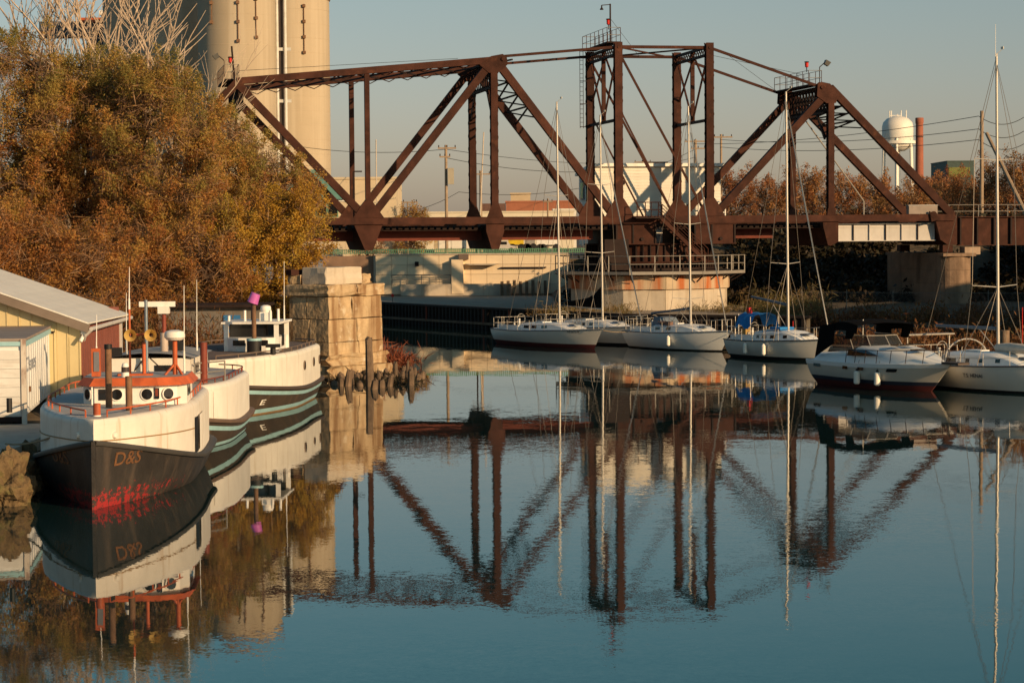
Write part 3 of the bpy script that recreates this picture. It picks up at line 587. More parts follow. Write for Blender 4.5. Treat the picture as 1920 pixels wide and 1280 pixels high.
# white control house beyond the far truss
hx, hy = l2w(.5, BW + 1.6)
ch = thing('control_house', 'white clapboard control house standing behind the bridge towers', 'house', (hx, hy, 0), TH)
siding = mat('white clapboard', (.72, .68, .60), .6, 0, .06, 1.2, stain=(.50, .42, .33), stain_amt=.35, stain_s=(1, 1, 3), stain_lo=.55)
HL, HD = 9.2, 4.2
b_ = MB(); b_.hexa([(.08, .08, 5.5), (HL - .08, .08, 5.5), (HL - .08, HD, 5.5), (.08, HD, 5.5)], [(.08, .08, 11.0), (HL - .08, .08, 11.0), (HL - .08, HD, 10.5), (.08, HD, 10.5)]); b_.build('wall', siding, ch)
bd = MB(); bd.add([(0, -.035, 0), (HL, -.035, 0), (HL, .1, 0), (0, .1, 0), (0, 0, .205), (HL, 0, .205), (HL, .1, .205), (0, .1, .205)], [(3, 2, 1, 0), (4, 5, 6, 7), (0, 1, 5, 4), (1, 2, 6, 5), (2, 3, 7, 6), (3, 0, 4, 7)]); bdm = bd.mesh('clapboard'); bdm.materials.append(siding)
for k in range(26): o = link('clapboard', bdm, ch); o.location = (0, .01, 5.6 + k * .205)
sd = MB(); sd.add([(-.035, 0, 0), (-.035, HD, 0), (.1, HD, 0), (.1, 0, 0), (0, 0, .205), (0, HD, .205), (.1, HD, .205), (.1, 0, .205)], [(3, 2, 1, 0), (4, 5, 6, 7), (0, 1, 5, 4), (1, 2, 6, 5), (2, 3, 7, 6), (3, 0, 4, 7)]); sdm = sd.mesh('side_board'); sdm.materials.append(siding)
for k in range(24): o = link('side_board', sdm, ch); o.location = (.01, .05, 5.6 + k * .205)
b_ = MB(); b_.hexa([(-.25, -.3, 11.0), (HL + .2, -.3, 11.0), (HL + .2, HD + .3, 10.45), (-.25, HD + .3, 10.45)], [(-.25, -.3, 11.22), (HL + .2, -.3, 11.22), (HL + .2, HD + .3, 10.62), (-.25, HD + .3, 10.62)]); b_.build('roof', white_p, ch)
b_ = MB(); b_.box((5.0, 1.2, 11.3), (1.3, .5, .12)); b_.build('roof_vent', steel_dark, ch)
for y, w_ in ((1.2, .8), (2.9, 1.0)): b_ = MB(); b_.box((-.05, y, 9.4), (.1, w_, 1.3)); wn = b_.build('window', mat('grey frame', (.25, .25, .25), .6), ch); b_ = MB(); b_.box((-.11, y, 9.4), (.03, w_ - .2, 1.1)); b_.build('pane', glass, wn)
b_ = MB(); b_.tube((8.35, -.22, 8.7), (8.35, .05, 8.7), .2, n=16); pl = b_.build('round_vent', girder_grey, ch); b_ = MB(); b_.tube((8.3, -.25, 8.68), (8.3, -.2, 8.68), .1, n=12); b_.build('vent_cap', steel_dark, pl)
b_ = MB(); b_.box((8.5, -.12, 9.85), (.3, .2, .16)); b_.build('wall_lamp', steel_dark, ch); b_ = MB(); b_.box((2.2, -.1, 9.9), (.16, .16, .3)); b_.build('meter_box', steel_dark, ch)

# ================================================================ TIMBER PILES
piles = [(694, 724, 2.05, .17), (652, 724, .85, .15), (640, 715, .55, .16), (668, 716, .5, .13), (676, 724, .35, .14), (702, 730, .95, .16), (716, 727, .62, .15), (730, 724, .75, .13), (740, 712, .95, .12), (752, 718, .95, .13), (764, 708, 1.15, .07), (771, 722, 1.0, .15), (778, 706, .9, .08), (785, 714, .6, .16), (791, 709, .45, .14), (712, 712, .6, .13), (628, 722, .35, .15), (660, 706, .5, .15), (724, 708, .6, .12), (685, 706, .4, .14)] + [(random.uniform(634, 790), random.uniform(704, 724), random.uniform(.3, .7), random.uniform(.08, .15)) for _ in range(16)]
descr = {0: 'tall grey timber pile standing alone above the stumps by the stone pier'}
for i, (px, py, h, r) in enumerate(piles):
    h *= 1 if i == 0 else random.uniform(.45, .85)
    x, y = ground(px, py); b_ = MB(); n = 9; prof_ = []
    rows = []
    lean = (random.uniform(-.16, .16), random.uniform(-.1, .1)) if i else (-.02, 0)
    for z, f in ((-1.0, 1.1), (0, 1.05), (h * .5, 1.0), (h * .8, .88), (h, random.uniform(.2, .75) if i else .9)):
        rows.append([((r * f * (1 + .14 * math.sin(3 * t + i) + random.uniform(-.05, .05))) * math.cos(t) + lean[0] * z, (r * f * (1 + .1 * math.cos(2 * t + i))) * math.sin(t) + lean[1] * z, z + (random.uniform(-.14, .10) * min(1, h) if z == h else 0)) for t in [2 * math.pi * k / n for k in range(n)]])
    b_.grid(rows, True, True); b_.add(rows[-1], [tuple(range(n))])
    o = b_.build('timber_pile', wood_dark); o.location = (x, y, 0)
    tag(o, descr.get(i, 'short rotting timber pile stump in the water at the foot of the stone pier'), 'pile', None if i == 0 else 'pile stumps by the stone pier')

# ================================================================ BOAT TOOLS
def text_mesh(txt, size, font_shear=0.0):
    cu = bpy.data.curves.new('t', 'FONT'); cu.body = txt; cu.size = size; cu.shear = font_shear; cu.offset = size * .012; cu.resolution_u = 3
    ob = bpy.data.objects.new('t', cu); COL.objects.link(ob); bpy.context.view_layer.update()
    me = bpy.data.meshes.new_from_object(ob.evaluated_get(bpy.context.evaluated_depsgraph_get())); bpy.data.objects.remove(ob); return me
def place_text(name, txt, size, fn, m, parent, shear=0.0):
    me = text_mesh(txt, size, shear)
    bm = bmesh.new(); bm.from_mesh(me); bmesh.ops.triangulate(bm, faces=bm.faces)
    bmesh.ops.subdivide_edges(bm, edges=[e for e in bm.edges if e.calc_length() > size * .3], cuts=1)
    for v in bm.verts: v.co = Vector(fn(v.co.x, v.co.y))
    bm.to_mesh(me); bm.free(); me.materials.clear(); me.materials.append(m); return link(name, me, parent)

# ---------------------------------------------------------------- fishing tugs
def tug(cfg):
    L_, B, zr = cfg['L'], cfg['B'], cfg['zr']
    t = thing(cfg['name'], cfg['label'], 'boat', cfg['loc'], cfg.get('rz', 0))
    def hb(u, k):      # half beam at length fraction u, level k 0 waterline .. 1 gunwale
        f = max(0, 1 - (1 - min(u / .52, 1)) ** (1.75 + .35 * k)); f = f ** (1.15 - .28 * k)
        if u > .80: f *= math.sqrt(max(0, 1 - ((u - .80) / .2) ** 2.3))
        return (B / 2) * f * (.86 + .14 * k)
    def sheer(u): return cfg['sm'] + (cfg['sb'] - cfg['sm']) * max(0, 1 - u / .62) ** 1.7 + .12 * max(0, (u - .7) / .3)
    us = [0, .012, .03, .06, .1, .15, .2, .26, .33, .4, .47, .54, .61, .68, .74, .8, .84, .88, .91, .94, .965, .985, 1]
    def P(u, z, s, out=0):
        zs = sheer(u)
        if z <= zs: k = max(0, z) / zs; w_ = hb(u, k ** .8)
        else: w_ = hb(u, 1) - cfg['inset'] * min(1, u * 7) * (1 - .0 * (z - zs))
        if z < 0: w_ = hb(u, 0) * (1 + z * .5)
        return (s * (max(w_, .0) + out), u * L_, z)
    lv = [-.45, 0, .06] + cfg['bands']
    def skin(name, zf0, zf1, m, nz=5, par=None, both=(1, -1)):
        b_ = MB()
        for s in both:
            rows = []
            for j in range(nz + 1): rows.append([P(u, zf0(u) + (zf1(u) - zf0(u)) * j / nz, s, 0) for u in us])
            b_.grid(rows)
        return b_.build(name, m, par or t, sharp=50)
    hull_m = cfg['hull']
    hull = skin('hull', lambda u: -.5, lambda u: sheer(u), hull_m, 9)
    # bulwark house side and roof
    hs = skin('house_side', lambda u: sheer(u) + .001, lambda u: zr(u) - .16, cfg['house'], 6)
    # rounded roof edge + roof
    b_ = MB(); rr = cfg.get('edge', .16)
    for s in (1, -1):
        rows = []
        for j in range(6):
            a = math.pi / 2 * j / 5; rows.append([(lambda q: (s * max(0, abs(q[0]) - rr * (1 - math.cos(a)) * min(1, u * 10)), q[1] + (rr * (1 - math.cos(a)) if u == 0 else 0), zr(u) - .16 + .16 * math.sin(a)))(P(u, zr(u) - .16, s)) for u in us])
        b_.grid(rows)
    b_.build('roof_edge', cfg['house'], t, sharp=70)
    b_ = MB(); rows = []
    for u in us:
        q = P(u, zr(u) - .16, 1); w_ = max(0, q[0] - rr * min(1, u * 10)); rows.append([(w_ * f, q[1] + (rr if u == 0 else 0), zr(u) + .0 + .05 * (1 - f * f) * min(1, w_)) for f in (-1, -.6, -.2, .2, .6, 1)])
    b_.grid(rows); b_.build('roof_deck', cfg['deck'], t)
    # gunwale guard
    for s in (1, -1):
        b_ = MB(); rows = []
        for dx, dz in ((-.12, .05), (.05, .05), (.08, 0), (.05, -.07), (-.08, -.07)): rows.append([(lambda q: (q[0] + s * dx, q[1] - (dx if u == 0 else 0), q[2] + dz))(P(u, sheer(u), s)) for u in us])
        b_.grid(rows); b_.build('gunwale', cfg['guard'], t, sharp=60)
    for nm, z0, z1, m in cfg['stripes']:
        b_ = MB()
        for s in (1, -1):
            b_.grid([[P(u, z0 if z0 < .3 else sheer(u) - z0 + .0 if False else (z0(u) if callable(z0) else z0), s, .012) for u in us], [P(u, (z1(u) if callable(z1) else z1), s, .012) for u in us]]) if not callable(z0) else b_.grid([[P(u, z0(sheer(u)), s, .012) for u in us], [P(u, z1(sheer(u)), s, .012) for u in us]])
        b_.build(nm, m, t)
    b_ = MB(); b_.beam((0, -.03, -.4), (0, -.03, sheer(0) + .02), .10, .10, (0, 1, 0)); b_.build('stem', cfg.get('stem', hull_m), t)
    # deck railing
    if cfg.get('rail'):
        rm, hgt, gaps = cfg['rail']
        for s in (1, -1):
            pts = []
            for u in np.linspace(.05 if cfg.get('bowopen') else .03, .97, 26):
                q = P(u, zr(u) - .16, s); pts.append((s * max(0, abs(q[0]) - rr - .05), q[1], zr(u)))
            b_ = MB(); b_.path([(x, y, z + hgt) for x, y, z in pts], .022, 5); ro_ = b_.build('deck_rail', rm, t)
            for k, (x, y, z) in enumerate(pts[::2]): p_ = MB(); p_.tube((x, y, z - .03), (x, y, z + hgt), .02, n=5); p_.build('rail_post', rm, ro_)
    return t, P, sheer, zr
def whip(t, x, y, z, h, m=None, r=.02): b_ = MB(); b_.tube((x, y, z), (x, y, z + h * .25), r * 1.4, r * 1.2, n=6); b_.tube((x, y, z + h * .25), (x + .02, y, z + h), r * .8, r * .4, n=5); return b_.build('whip_antenna', m or white_p, t)
def porthole(t, c, r, nrm, m=None, ry=None):
    c, nrm = Vector(c), Vector(nrm).normalized(); b_ = MB(); b_.lathe(c, [(r * .99, -.02), (r * 1.18, 0), (r * 1.18, .03), (r, .035)], 18, nrm); fr = b_.build('porthole', m or white_p, t)
    b_ = MB(); b_.lathe(c, [(0, .015), (r, .015)], 18, nrm); b_.build('porthole_glass', glass, fr); return fr
def radome(t, x, y, z, r, m=white_p): b_ = MB(); b_.lathe((x, y, z), [(0, 0), (r * .75, 0), (r, .07), (r, .15), (r * .9, .22), (r * .4, .26), (0, .26)], 20); return b_.build('radome', m, t)
def box(t, name, c, s, m, rz=0): b_ = MB(); b_.box(c, s, rz); return b_.build(name, m, t)
def tube(t, name, p, q, r, m, r2=None, n=10): b_ = MB(); b_.tube(p, q, r, r2, n); return b_.build(name, m, t)
def pilot(t, poly, z0, z1, m, lean=0.0, name='pilothouse', cz=None):
    """polygonal pilothouse walls with one mesh per house"""
    n = len(poly); cx = sum(p[0] for p in poly) / n; cy = sum(p[1] for p in poly) / n
    top = [(cx + (x - cx) * (1 + lean), cy + (y - cy) * (1 + lean)) for x, y in poly]
    b_ = MB(); b_.add([(x, y, z0) for x, y in poly] + [(x, y, z1) for x, y in top], [tuple(range(n))[::-1], tuple(range(n, 2 * n))] + [(k, (k + 1) % n, n + (k + 1) % n, n + k) for k in range(n)]); return b_.build(name, m, t)

hull1 = mat('worn black hull paint', (.034, .029, .026), .55, 0, .35, 1.2, .006, 14, stain=(.11, .08, .06), stain_amt=.6, stain_s=(2.2, 2.2, .25), stain_lo=.53)
def redwear(m):     # flaking red paint that gets denser towards the waterline near the bow
    n = m.node_tree.nodes; L = m.node_tree.links; b = n['Principled BSDF']; src = b.inputs['Base Color'].links[0].from_socket
    t_ = n.new('ShaderNodeTexCoord'); sp = n.new('ShaderNodeSeparateXYZ'); L.new(t_.outputs['Object'], sp.inputs[0])
    z = n.new('ShaderNodeTexNoise'); z.inputs['Scale'].default_value = 7; z.inputs['Detail'].default_value = 9; z.inputs['Roughness'].default_value = .75; L.new(t_.outputs['Object'], z.inputs['Vector'])
    mz = n.new('ShaderNodeMapRange'); mz.inputs[1].default_value = .75; mz.inputs[2].default_value = .30; mz.inputs[3].default_value = -.28; mz.inputs[4].default_value = .025; L.new(sp.outputs['Z'], mz.inputs[0])
    my = n.new('ShaderNodeMapRange'); my.inputs[1].default_value = 1.5; my.inputs[2].default_value = 6; my.inputs[3].default_value = .02; my.inputs[4].default_value = -.16; L.new(sp.outputs['Y'], my.inputs[0])
    ad = n.new('ShaderNodeMath'); L.new(z.outputs['Fac'], ad.inputs[0]); L.new(mz.outputs[0], ad.inputs[1]); a2 = n.new('ShaderNodeMath'); L.new(ad.outputs[0], a2.inputs[0]); L.new(my.outputs[0], a2.inputs[1])
    st = n.new('ShaderNodeMapRange'); st.inputs[1].default_value = .52; st.inputs[2].default_value = .57; L.new(a2.outputs[0], st.inputs[0])
    x = n.new('ShaderNodeMix'); x.data_type = 'RGBA'; L.new(st.outputs[0], x.inputs[0]); L.new(src, x.inputs['A']); x.inputs['B'].default_value = (.34, .026, .026, 1); L.new(x.outputs['Result'], b.inputs['Base Color'])
redwear(hull1)
house1 = mat('weathered white boat paint', (.74, .69, .61), .55, 0, .1, 1.0, .02, 3, stain=(.45, .30, .17), stain_amt=.6, stain_s=(4.5, 4.5, .45), stain_lo=.56)
dgrey = mat('pale grey roof deck', (.46, .44, .41), .65, 0, .14, 1.0, stain=(.30, .24, .20), stain_amt=.4, stain_s=(.9, .9, .9))

# tug 1: black and red hull, white house, orange trimmed pilothouse
t1, P1, sh1, zr1 = tug(dict(name='fishing_tug', label='black hulled fishing tug with orange trimmed pilothouse, horns and flaking red paint', loc=(-9.94, 54.22, 0), rz=R(3.6), L=12.4, B=4.35, sb=1.6, sm=.66, inset=.14, zr=lambda u: 2.14 + .06 * u, bands=[], hull=hull1, house=house1, deck=dgrey, guard=mat('black guard rail', (.05, .045, .04), .6), stripes=[], rail=(orange, .17, None), bowopen=True))
for s, lab in ((1, 'D&S'), (-1, 'D&S')):
    place_text('hull_lettering', lab, .46, (lambda x, y, s=s: (lambda u, z: P1(u, z, s, .014))((.55 + x * 1.1 if s > 0 else 2.0 - x * 1.1) / 12.4, .98 + y)), mat('faded orange lettering', (.15, .066, .026), .8, 0, .4, 8), t1, 0)
# open side door
b_ = MB()
for u0, u1 in ((.43, .475),): b_.grid([[P1(u, z, 1, .015) for u in np.linspace(u0, u1, 3)] for z in (.82, 1.2, 1.75)])
b_.build('side_doorway', black, t1); b_ = MB(); b_.grid([[P1(u, z, 1, .05) for u in np.linspace(.478, .60, 5)] for z in (.85, 1.3, 1.78)]); b_.build('sliding_door', house1, t1)
for s in (1, -1): b_ = MB(); b_.path([P1(u, 1.62 - .35 * u, s, .01) for u in np.linspace(.01, .42, 14)], .016, 4); b_.build('seam_bead', mat('rust bead', (.36, .22, .10), .8), t1)
for s in (1, -1): q = P1(.045, 1.72, s); b_ = MB(); b_.lathe((q[0] + s * .0, q[1], q[2]), [(0, .06), (.06, .055), (.085, .02), (.085, -.05)], 14, (s * .8, -.6, 0)); b_.build('hawse_fitting', house1, t1)
Zr = 2.17
py0 = 4.1
PX = .5
poly = [(-1.28, py0 + .45), (-.95, py0), (.62, py0), (1.12, py0 + .28), (1.33, py0 + .8), (1.33, py0 + 2.6), (-1.28, py0 + 2.6)]
poly = [(x + PX, y) for x, y in poly]
ph = pilot(t1, poly, Zr - .02, Zr + .53, white_p)
b_ = MB(); b_.add([(x, y, Zr + .70) for x, y in poly] + [(PX + (x - PX) * 1.12, py0 + 1.3 + (y - py0 - 1.3) * 1.13, Zr + .50) for x, y in poly], [tuple(range(7))] + [(k, (k + 1) % 7, 7 + (k + 1) % 7, 7 + k) for k in range(7)]); b_.build('eave_visor', orange, t1)
b_ = MB(); b_.add([(x, y, Zr + .705) for x, y in poly], [tuple(range(7))]); b_.build('pilothouse_roof', dgrey, t1)
for x, y, nx, ny in ((-1.13, py0 + .21, -.8, -.6), (-.38, py0, 0, -1), (.38, py0, 0, -1), (.9, py0 + .12, .5, -.86)): porthole(ph, (x + PX, y - .005, Zr + .28), (.14), (nx, ny, 0))
box(ph, 'wheelhouse_window', (PX - .72, py0 - .01, Zr + .28), (.24, .03, .28), glass); box(ph, 'window_notice', (PX + .63, py0 - .015, Zr + .3), (.13, .03, .28), glass); box(ph, 'red_notice', (PX + .63, py0 - .035, Zr + .32), (.07, .01, .18), redpipe)
for y in (py0 + 1.1, py0 + 1.6): box(ph, 'side_window', (PX + 1.335, y, Zr + .3), (.03, .3, .26), glass)
tube(t1, 'exhaust_stack', (.05, 2.9, Zr - .1), (.05, 2.9, Zr + 1.55), .085, rustpipe); tube(t1, 'stack_cap', (.05, 2.9, Zr + 1.5), (.05, 2.9, Zr + 1.62), .1, black)
tube(t1, 'exhaust_stack', (.62, 2.2, Zr - .1), (.62, 2.2, Zr + .86), .085, rustpipe)
tube(t1, 'bollard', (-.0, .75, Zr - .05), (-.0, .75, Zr + .3), .09, orange); tube(t1, 'bollard_base', (0, .75, Zr - .06), (0, .75, Zr + .02), .1, white_p)
tube(t1, 'pole', (PX - 1.0, py0 - .1, Zr), (PX - 1.0, py0 - .1, Zr + .5), .025, white_p)
_before = set(t1.children)
hz_ = Zr + .70
tube(t1, 'horn_post', (.22, py0 + 1.0, hz_), (.22, py0 + 1.0, hz_ + .85), .05, orange); box(t1, 'horn_base', (0, py0 + .9, hz_ + .03), (.9, .3, .05), orange)
for x in (-.1, .42): b_ = MB(); b_.lathe((x, py0 + .75, hz_ + 1.05), [(.05, .42), (.06, .25), (.10, .1), (.155, 0), (.16, -.01), (.12, .05), (.05, .16)], 18, (0, 1, 0)); b_.build('brass_horn', brass, t1)
b_ = MB(); b_.beam((-.1, py0 + 1.1, hz_ + 1.05), (.42, py0 + 1.1, hz_ + 1.05), .06, .06); b_.build('horn_bracket', orange, t1)
tube(t1, 'antenna_post', (-.18, py0 + 1.4, hz_), (-.18, py0 + 1.4, hz_ + 1.7), .028, orange); whip(t1, -.18, py0 + 1.4, hz_ + 1.7, 1.1)
whip(t1, -.95, py0 + .6, hz_ + .5, 1.1); b_ = MB(); b_.box((-.95, py0 + .5, hz_ + .38), (.22, .2, .72)); lt = b_.build('light_box', orange, t1); box(lt, 'light_face', (-.93, py0 + .39, hz_ + .4), (.14, .02, .5), mat('grey lens', (.2, .2, .22), .3))
tube(t1, 'radar_post', (1.0, py0 + 1.2, hz_), (1.0, py0 + 1.2, hz_ + .9), .065, orange); b_ = MB(); b_.beam((.75, py0 + 1.0, hz_), (1.0, py0 + 1.2, hz_ + .3), .05, .05); b_.beam((1.2, py0 + 1.0, hz_), (1.0, py0 + 1.2, hz_ + .3), .05, .05); b_.build('radar_brace', orange, t1); radome(t1, 1.0, py0 + 1.2, hz_ + .9, .27)
whip(t1, 1.2, py0 + 1.7, hz_, 2.3)
b_ = MB(); b_.lathe((-.2, py0 + .35, hz_), [(.1, 0), (.1, .12), (.08, .12), (.09, .3), (.06, .36), (0, .37)], 14); b_.build('mast_light', white_p, t1); tube(t1, 'light_lens', (-.2, py0 + .35, hz_ + .13), (-.2, py0 + .35, hz_ + .26), .1, mat('dark lens', (.06, .05, .05), .2))
for o in t1.children:
    if o not in _before: o.location.x += PX
b_ = MB(); b_.path([(-2.3, 2.2, Zr), (-2.3, 2.2, Zr + .35)], .07, 8); b_.build('mooring_post', black, t1)

# tug 2: white, behind the first
house2 = mat('white tug paint', (.76, .715, .64), .5, 0, .08, 1.0, .015, 3, stain=(.48, .36, .23), stain_amt=.5, stain_s=(5, 5, .35), stain_lo=.56)
hull2 = mat('dark brown hull paint', (.055, .040, .030), .55, 0, .25, 1.2, stain=(.12, .08, .05), stain_amt=.4)
t2, P2, sh2, zr2 = tug(dict(name='fishing_tug', label='white fishing tug with grey deck and rust red pipe, moored between the two other tugs', loc=(-10.75, 66.2, 0), rz=R(0.5), L=11.6, B=4.5, sb=1.3, sm=.62, inset=.12, zr=lambda u: 1.98, bands=[], hull=hull2, house=house2, deck=deck_grey, guard=mat('brown guard', (.13, .085, .06), .6), stripes=[('blue_stripe', lambda s: s - .30, lambda s: s - .17, teal_m), ('waterline_stripe', lambda s: .02, lambda s: .13, teal_m)], rail=(redpipe, .14, None)))
place_text('hull_lettering', 'W', .26, lambda x, y: P2(min(.98, (1.6 + x) / 11.6), .27 + y, 1, .016), white_p, t2)
b_ = MB(); b_.grid([[P2(u, z, 1, .014) for u in np.linspace(.27, .33, 3)] for z in (.95, 1.4, 1.75)]); b_.build('side_panel', house2, t2)
pilot(t2, [(-1.35, 3.0), (1.05, 3.0), (1.05, 7.2), (-1.35, 7.2)], 1.96, 2.78, house2, 0, 'deckhouse')
b_ = MB(); rows = [[(x, y, 2.78 + .16 * (1 - ((x + .15) / 1.4) ** 2)) for x in np.linspace(-1.5, 1.2, 9)] for y in (2.85, 7.35)]; b_.grid(rows); b_.build('deckhouse_roof', deck_grey, t2)
box(t2, 'deckhouse_window', (.3, 2.99, 2.42), (.66, .03, .3), glass); box(t2, 'side_window', (1.06, 4.5, 2.42), (.03, .7, .3), glass)
tube(t2, 'red_pipe', (1.38, 3.6, 1.95), (1.38, 3.6, 3.22), .11, redpipe)
tube(t2, 'mast_pole', (-.22, 2.7, 1.95), (-.22, 2.7, 4.55), .05, mat('blue grey pole', (.22, .27, .32), .4, .3)); b_ = MB(); b_.beam((-.22, 2.7, 2.9), (-.9, 3.2, 2.1), .03, .03); b_.beam((-.22, 2.7, 2.9), (.75, 2.5, 2.0), .03, .03); b_.build('mast_stay', steel_dark, t2)
tube(t2, 'radar_post', (.1, 4.2, 2.9), (.1, 4.2, 4.15), .07, redpipe); tube(t2, 'radar_sleeve', (.1, 4.2, 2.9), (.1, 4.2, 3.5), .12, mat('pale sleeve', (.45, .36, .30), .6))
box(t2, 'radar_scanner', (-.1, 4.2, 4.38), (1.1, .12, .16), white_p); box(t2, 'radar_gearbox', (.1, 4.2, 4.2), (.34, .3, .22), white_p)
whip(t2, -.95, 3.5, 2.85, 1.9); whip(t2, 1.0, 5.0, 2.9, 2.2); box(t2, 'spotlight', (-1.2, 3.2, 2.95), (.3, .25, .3), black)
b_ = MB(); b_.path([(1.15, 3.2, 2.0), (1.15, 3.2, 2.6), (1.9, 4.6, 2.6), (1.9, 4.6, 2.0)], .025, 5); b_.path([(1.15, 3.2, 2.3), (1.9, 4.6, 2.3)], .02, 5); b_.build('guard_rail', galv, t2)
box(t2, 'hatch_lamp', (.35, 5.0, 3.05), (.4, .35, .28), black)

# tug 3: white house with black drum and bucket on the stack
house3 = mat('peeling white boat paint', (.74, .69, .60), .55, 0, .1, 1.0, stain=(.40, .32, .22), stain_amt=.6, stain_s=(5, 5, .25), stain_lo=.55)
t3, P3, sh3, zr3 = tug(dict(name='fishing_tug', label='white fishing tug with pale blue hull bands and a pink bucket on its stack', loc=(-10.55, 79.8, 0), rz=R(-3.0), L=13.6, B=4.9, sb=1.25, sm=.72, inset=.10, zr=lambda u: 2.12 + .04 * math.sin(u * 3), bands=[], hull=hull2, house=house3, deck=deck_brown, guard=mat('dark brown guard', (.07, .05, .038), .6), stripes=[('blue_stripe', lambda s: s - .26, lambda s: s - .13, teal_m), ('waterline_stripe', lambda s: .05, lambda s: .2, teal_m), ('bilge_stripe', lambda s: .0, lambda s: .045, mat('tan bottom paint', (.32, .2, .1), .7))], rail=(deck_brown, .13, None)))
place_text('hull_lettering', 'E', .27, lambda x, y: P3((2.55 + x * 2.6) / 13.6, .36 + y, 1, .016), white_p, t3)
for u in (.50, .68, .80): q = P3(u, 1.55, 1, .01); q2 = P3(u + .01, 1.55, 1, .01); d_ = Vector((q2[0] - q[0], q2[1] - q[1], 0)); porthole(t3, q, .15, (d_.y, -d_.x, 0), deck_brown)
W3 = mat('pilothouse white', (.76, .74, .70), .5)
z3 = 2.14; pa = 4.6; _b3 = set(t3.children)
pilot(t3, [(-.92, pa + .1), (-.5, pa - .25), (.6, pa - .25), (.92, pa + .1), (.92, pa + 2.6), (-.92, pa + 2.6)], z3, z3 + .56, W3, .03, 'pilothouse')
b_ = MB()
for x, y in ((-.93, pa + .1), (.93, pa + .1), (.93, pa + 2.6), (-.93, pa + 2.6)): b_.beam((x, y, z3), (x, y, z3 + 1.10), .16, .14)
stuff(b_.build('corner_posts', W3, t3))
b_ = MB(); b_.box((0, pa + 1.4, z3 + 1.10), (2.2, 2.9, .08)); b_.build('pilothouse_roof', W3, t3)
box(t3, 'windscreen', (0, pa + .35, z3 + .82), (1.7, .03, .48), glass); box(t3, 'side_window', (.955, pa + 1.5, z3 + .42), (.03, .5, .45), glass); box(t3, 'aft_bulkhead', (0, pa + 2.4, z3 + .8), (1.7, .05, .6), black)
for x in (-.4, .45): box(t3, 'front_window', (x, pa - .28, z3 + .38), (.45, .03, .2), glass)
tube(t3, 'stack', (.28, pa - 1.0, z3), (.28, pa - 1.0, z3 + 1.95), .085, rustpipe); tube(t3, 'drum', (.28, pa - 1.0, z3), (.28, pa - 1.0, z3 + .52), .27, black, n=18); tube(t3, 'drum_band', (.28, pa - 1.0, z3 + .5), (.28, pa - 1.0, z3 + .58), .28, teal_m, n=18)
b_ = MB(); b_.lathe((.24, pa - 1.0, z3 + 1.87), [(0, .36), (.17, .36), (.20, 0), (.185, 0), (.155, .34), (0, .34)], 18, (.35, 0, .93)); bk = b_.build('pink_bucket', mat('pink plastic', (.50, .12, .42), .4), t3); bk['label'] = 'upturned pink plastic bucket'
tube(t3, 'winch_post', (1.0, pa - 1.2, z3), (1.0, pa - 1.2, z3 + .3), .1, black); box(t3, 'winch', (1.0, pa - 1.2, z3 + .32), (.5, .3, .12), black)
box(t3, 'radar_box', (.35, pa + 1.3, z3 + 1.3), (.4, .4, .32), white_p); radome(t3, .35, pa + 1.3, z3 + 1.46, .2); whip(t3, 1.0, pa + 1.6, z3 + 1.14, 2.2); whip(t3, -.3, pa + 2.0, z3 + 1.14, 1.4, steel_dark)
for x, h in ((-.95, .2), (-.35, .4), (.6, .4), (.9, .45)): tube(t3, 'roof_light_post', (x, pa + .8, z3 + 1.14), (x, pa + .8, z3 + 1.14 + h), .05, white_p)
for o in t3.children:
    if o not in _b3: o.location.x += .7
# ================================================================ SAILBOATS (bow at the origin, stern towards +y)
def boat_hull(t, L_, B, fb, sb, cols, rake=.9, stern=.75, zboot=(.0, .14), maxu=.55, wl=.86):
    us = [0, .02, .05, .1, .16, .23, .31, .4, .5, .6, .7, .8, .88, .94, 1]
    def hbm(u): 
        if u < maxu: return B / 2 * (1 - (1 - u / maxu) ** 1.9)
        return B / 2 * (1 - (1 - stern) * ((u - maxu) / (1 - maxu)) ** 2)
    def sh(u): return fb + (sb - fb) * max(0, 1 - u / .8) ** 1.6 + .05 * u
    def P(u, z, s, out=0):
        k = max(0, min(1, (z + .25) / (sh(u) + .25))); w_ = hbm(u) * (1 - (1 - k) ** 2.2 * (1 - wl * .62))
        y = u * L_ + rake * (1 - u) ** 3 * (1 - k) - .35 * (u ** 6) * (1 - k) * .8
        return (s * (w_ + out), y, z)
    names = [('bottom', lambda u: -.45, lambda u: zboot[0], cols[0]), ('boot_stripe', lambda u: zboot[0], lambda u: zboot[1], cols[1]), ('hull', lambda u: zboot[1], sh, cols[2])]
    for nm, z0, z1, m in names:
        b_ = MB()
        for s in (1, -1): b_.grid([[P(u, z0(u) + (z1(u) - z0(u)) * j / 6, s) for u in us] for j in range(7)])
        b_.add([P(1, z0(1) + (z1(1) - z0(1)) * j / 6, s) for s in (1, -1) for j in range(7)], [(j, j + 1, 8 + j, 7 + j) for j in range(6)])
        b_.build(nm, m, t, sharp=45)
    b_ = MB(); b_.grid([[(hbm(u) * f, P(u, sh(u), 1)[1], sh(u) + .04 * (1 - f * f)) for f in (-1, -.5, 0, .5, 1)] for u in us]); b_.build('deck', cols[3], t)
    for s in (1, -1):
        b_ = MB(); b_.path([P(u, sh(u), s, .01) for u in us], .03, 5); b_.build('toe_rail', cols[4], t)
    return P, hbm, sh
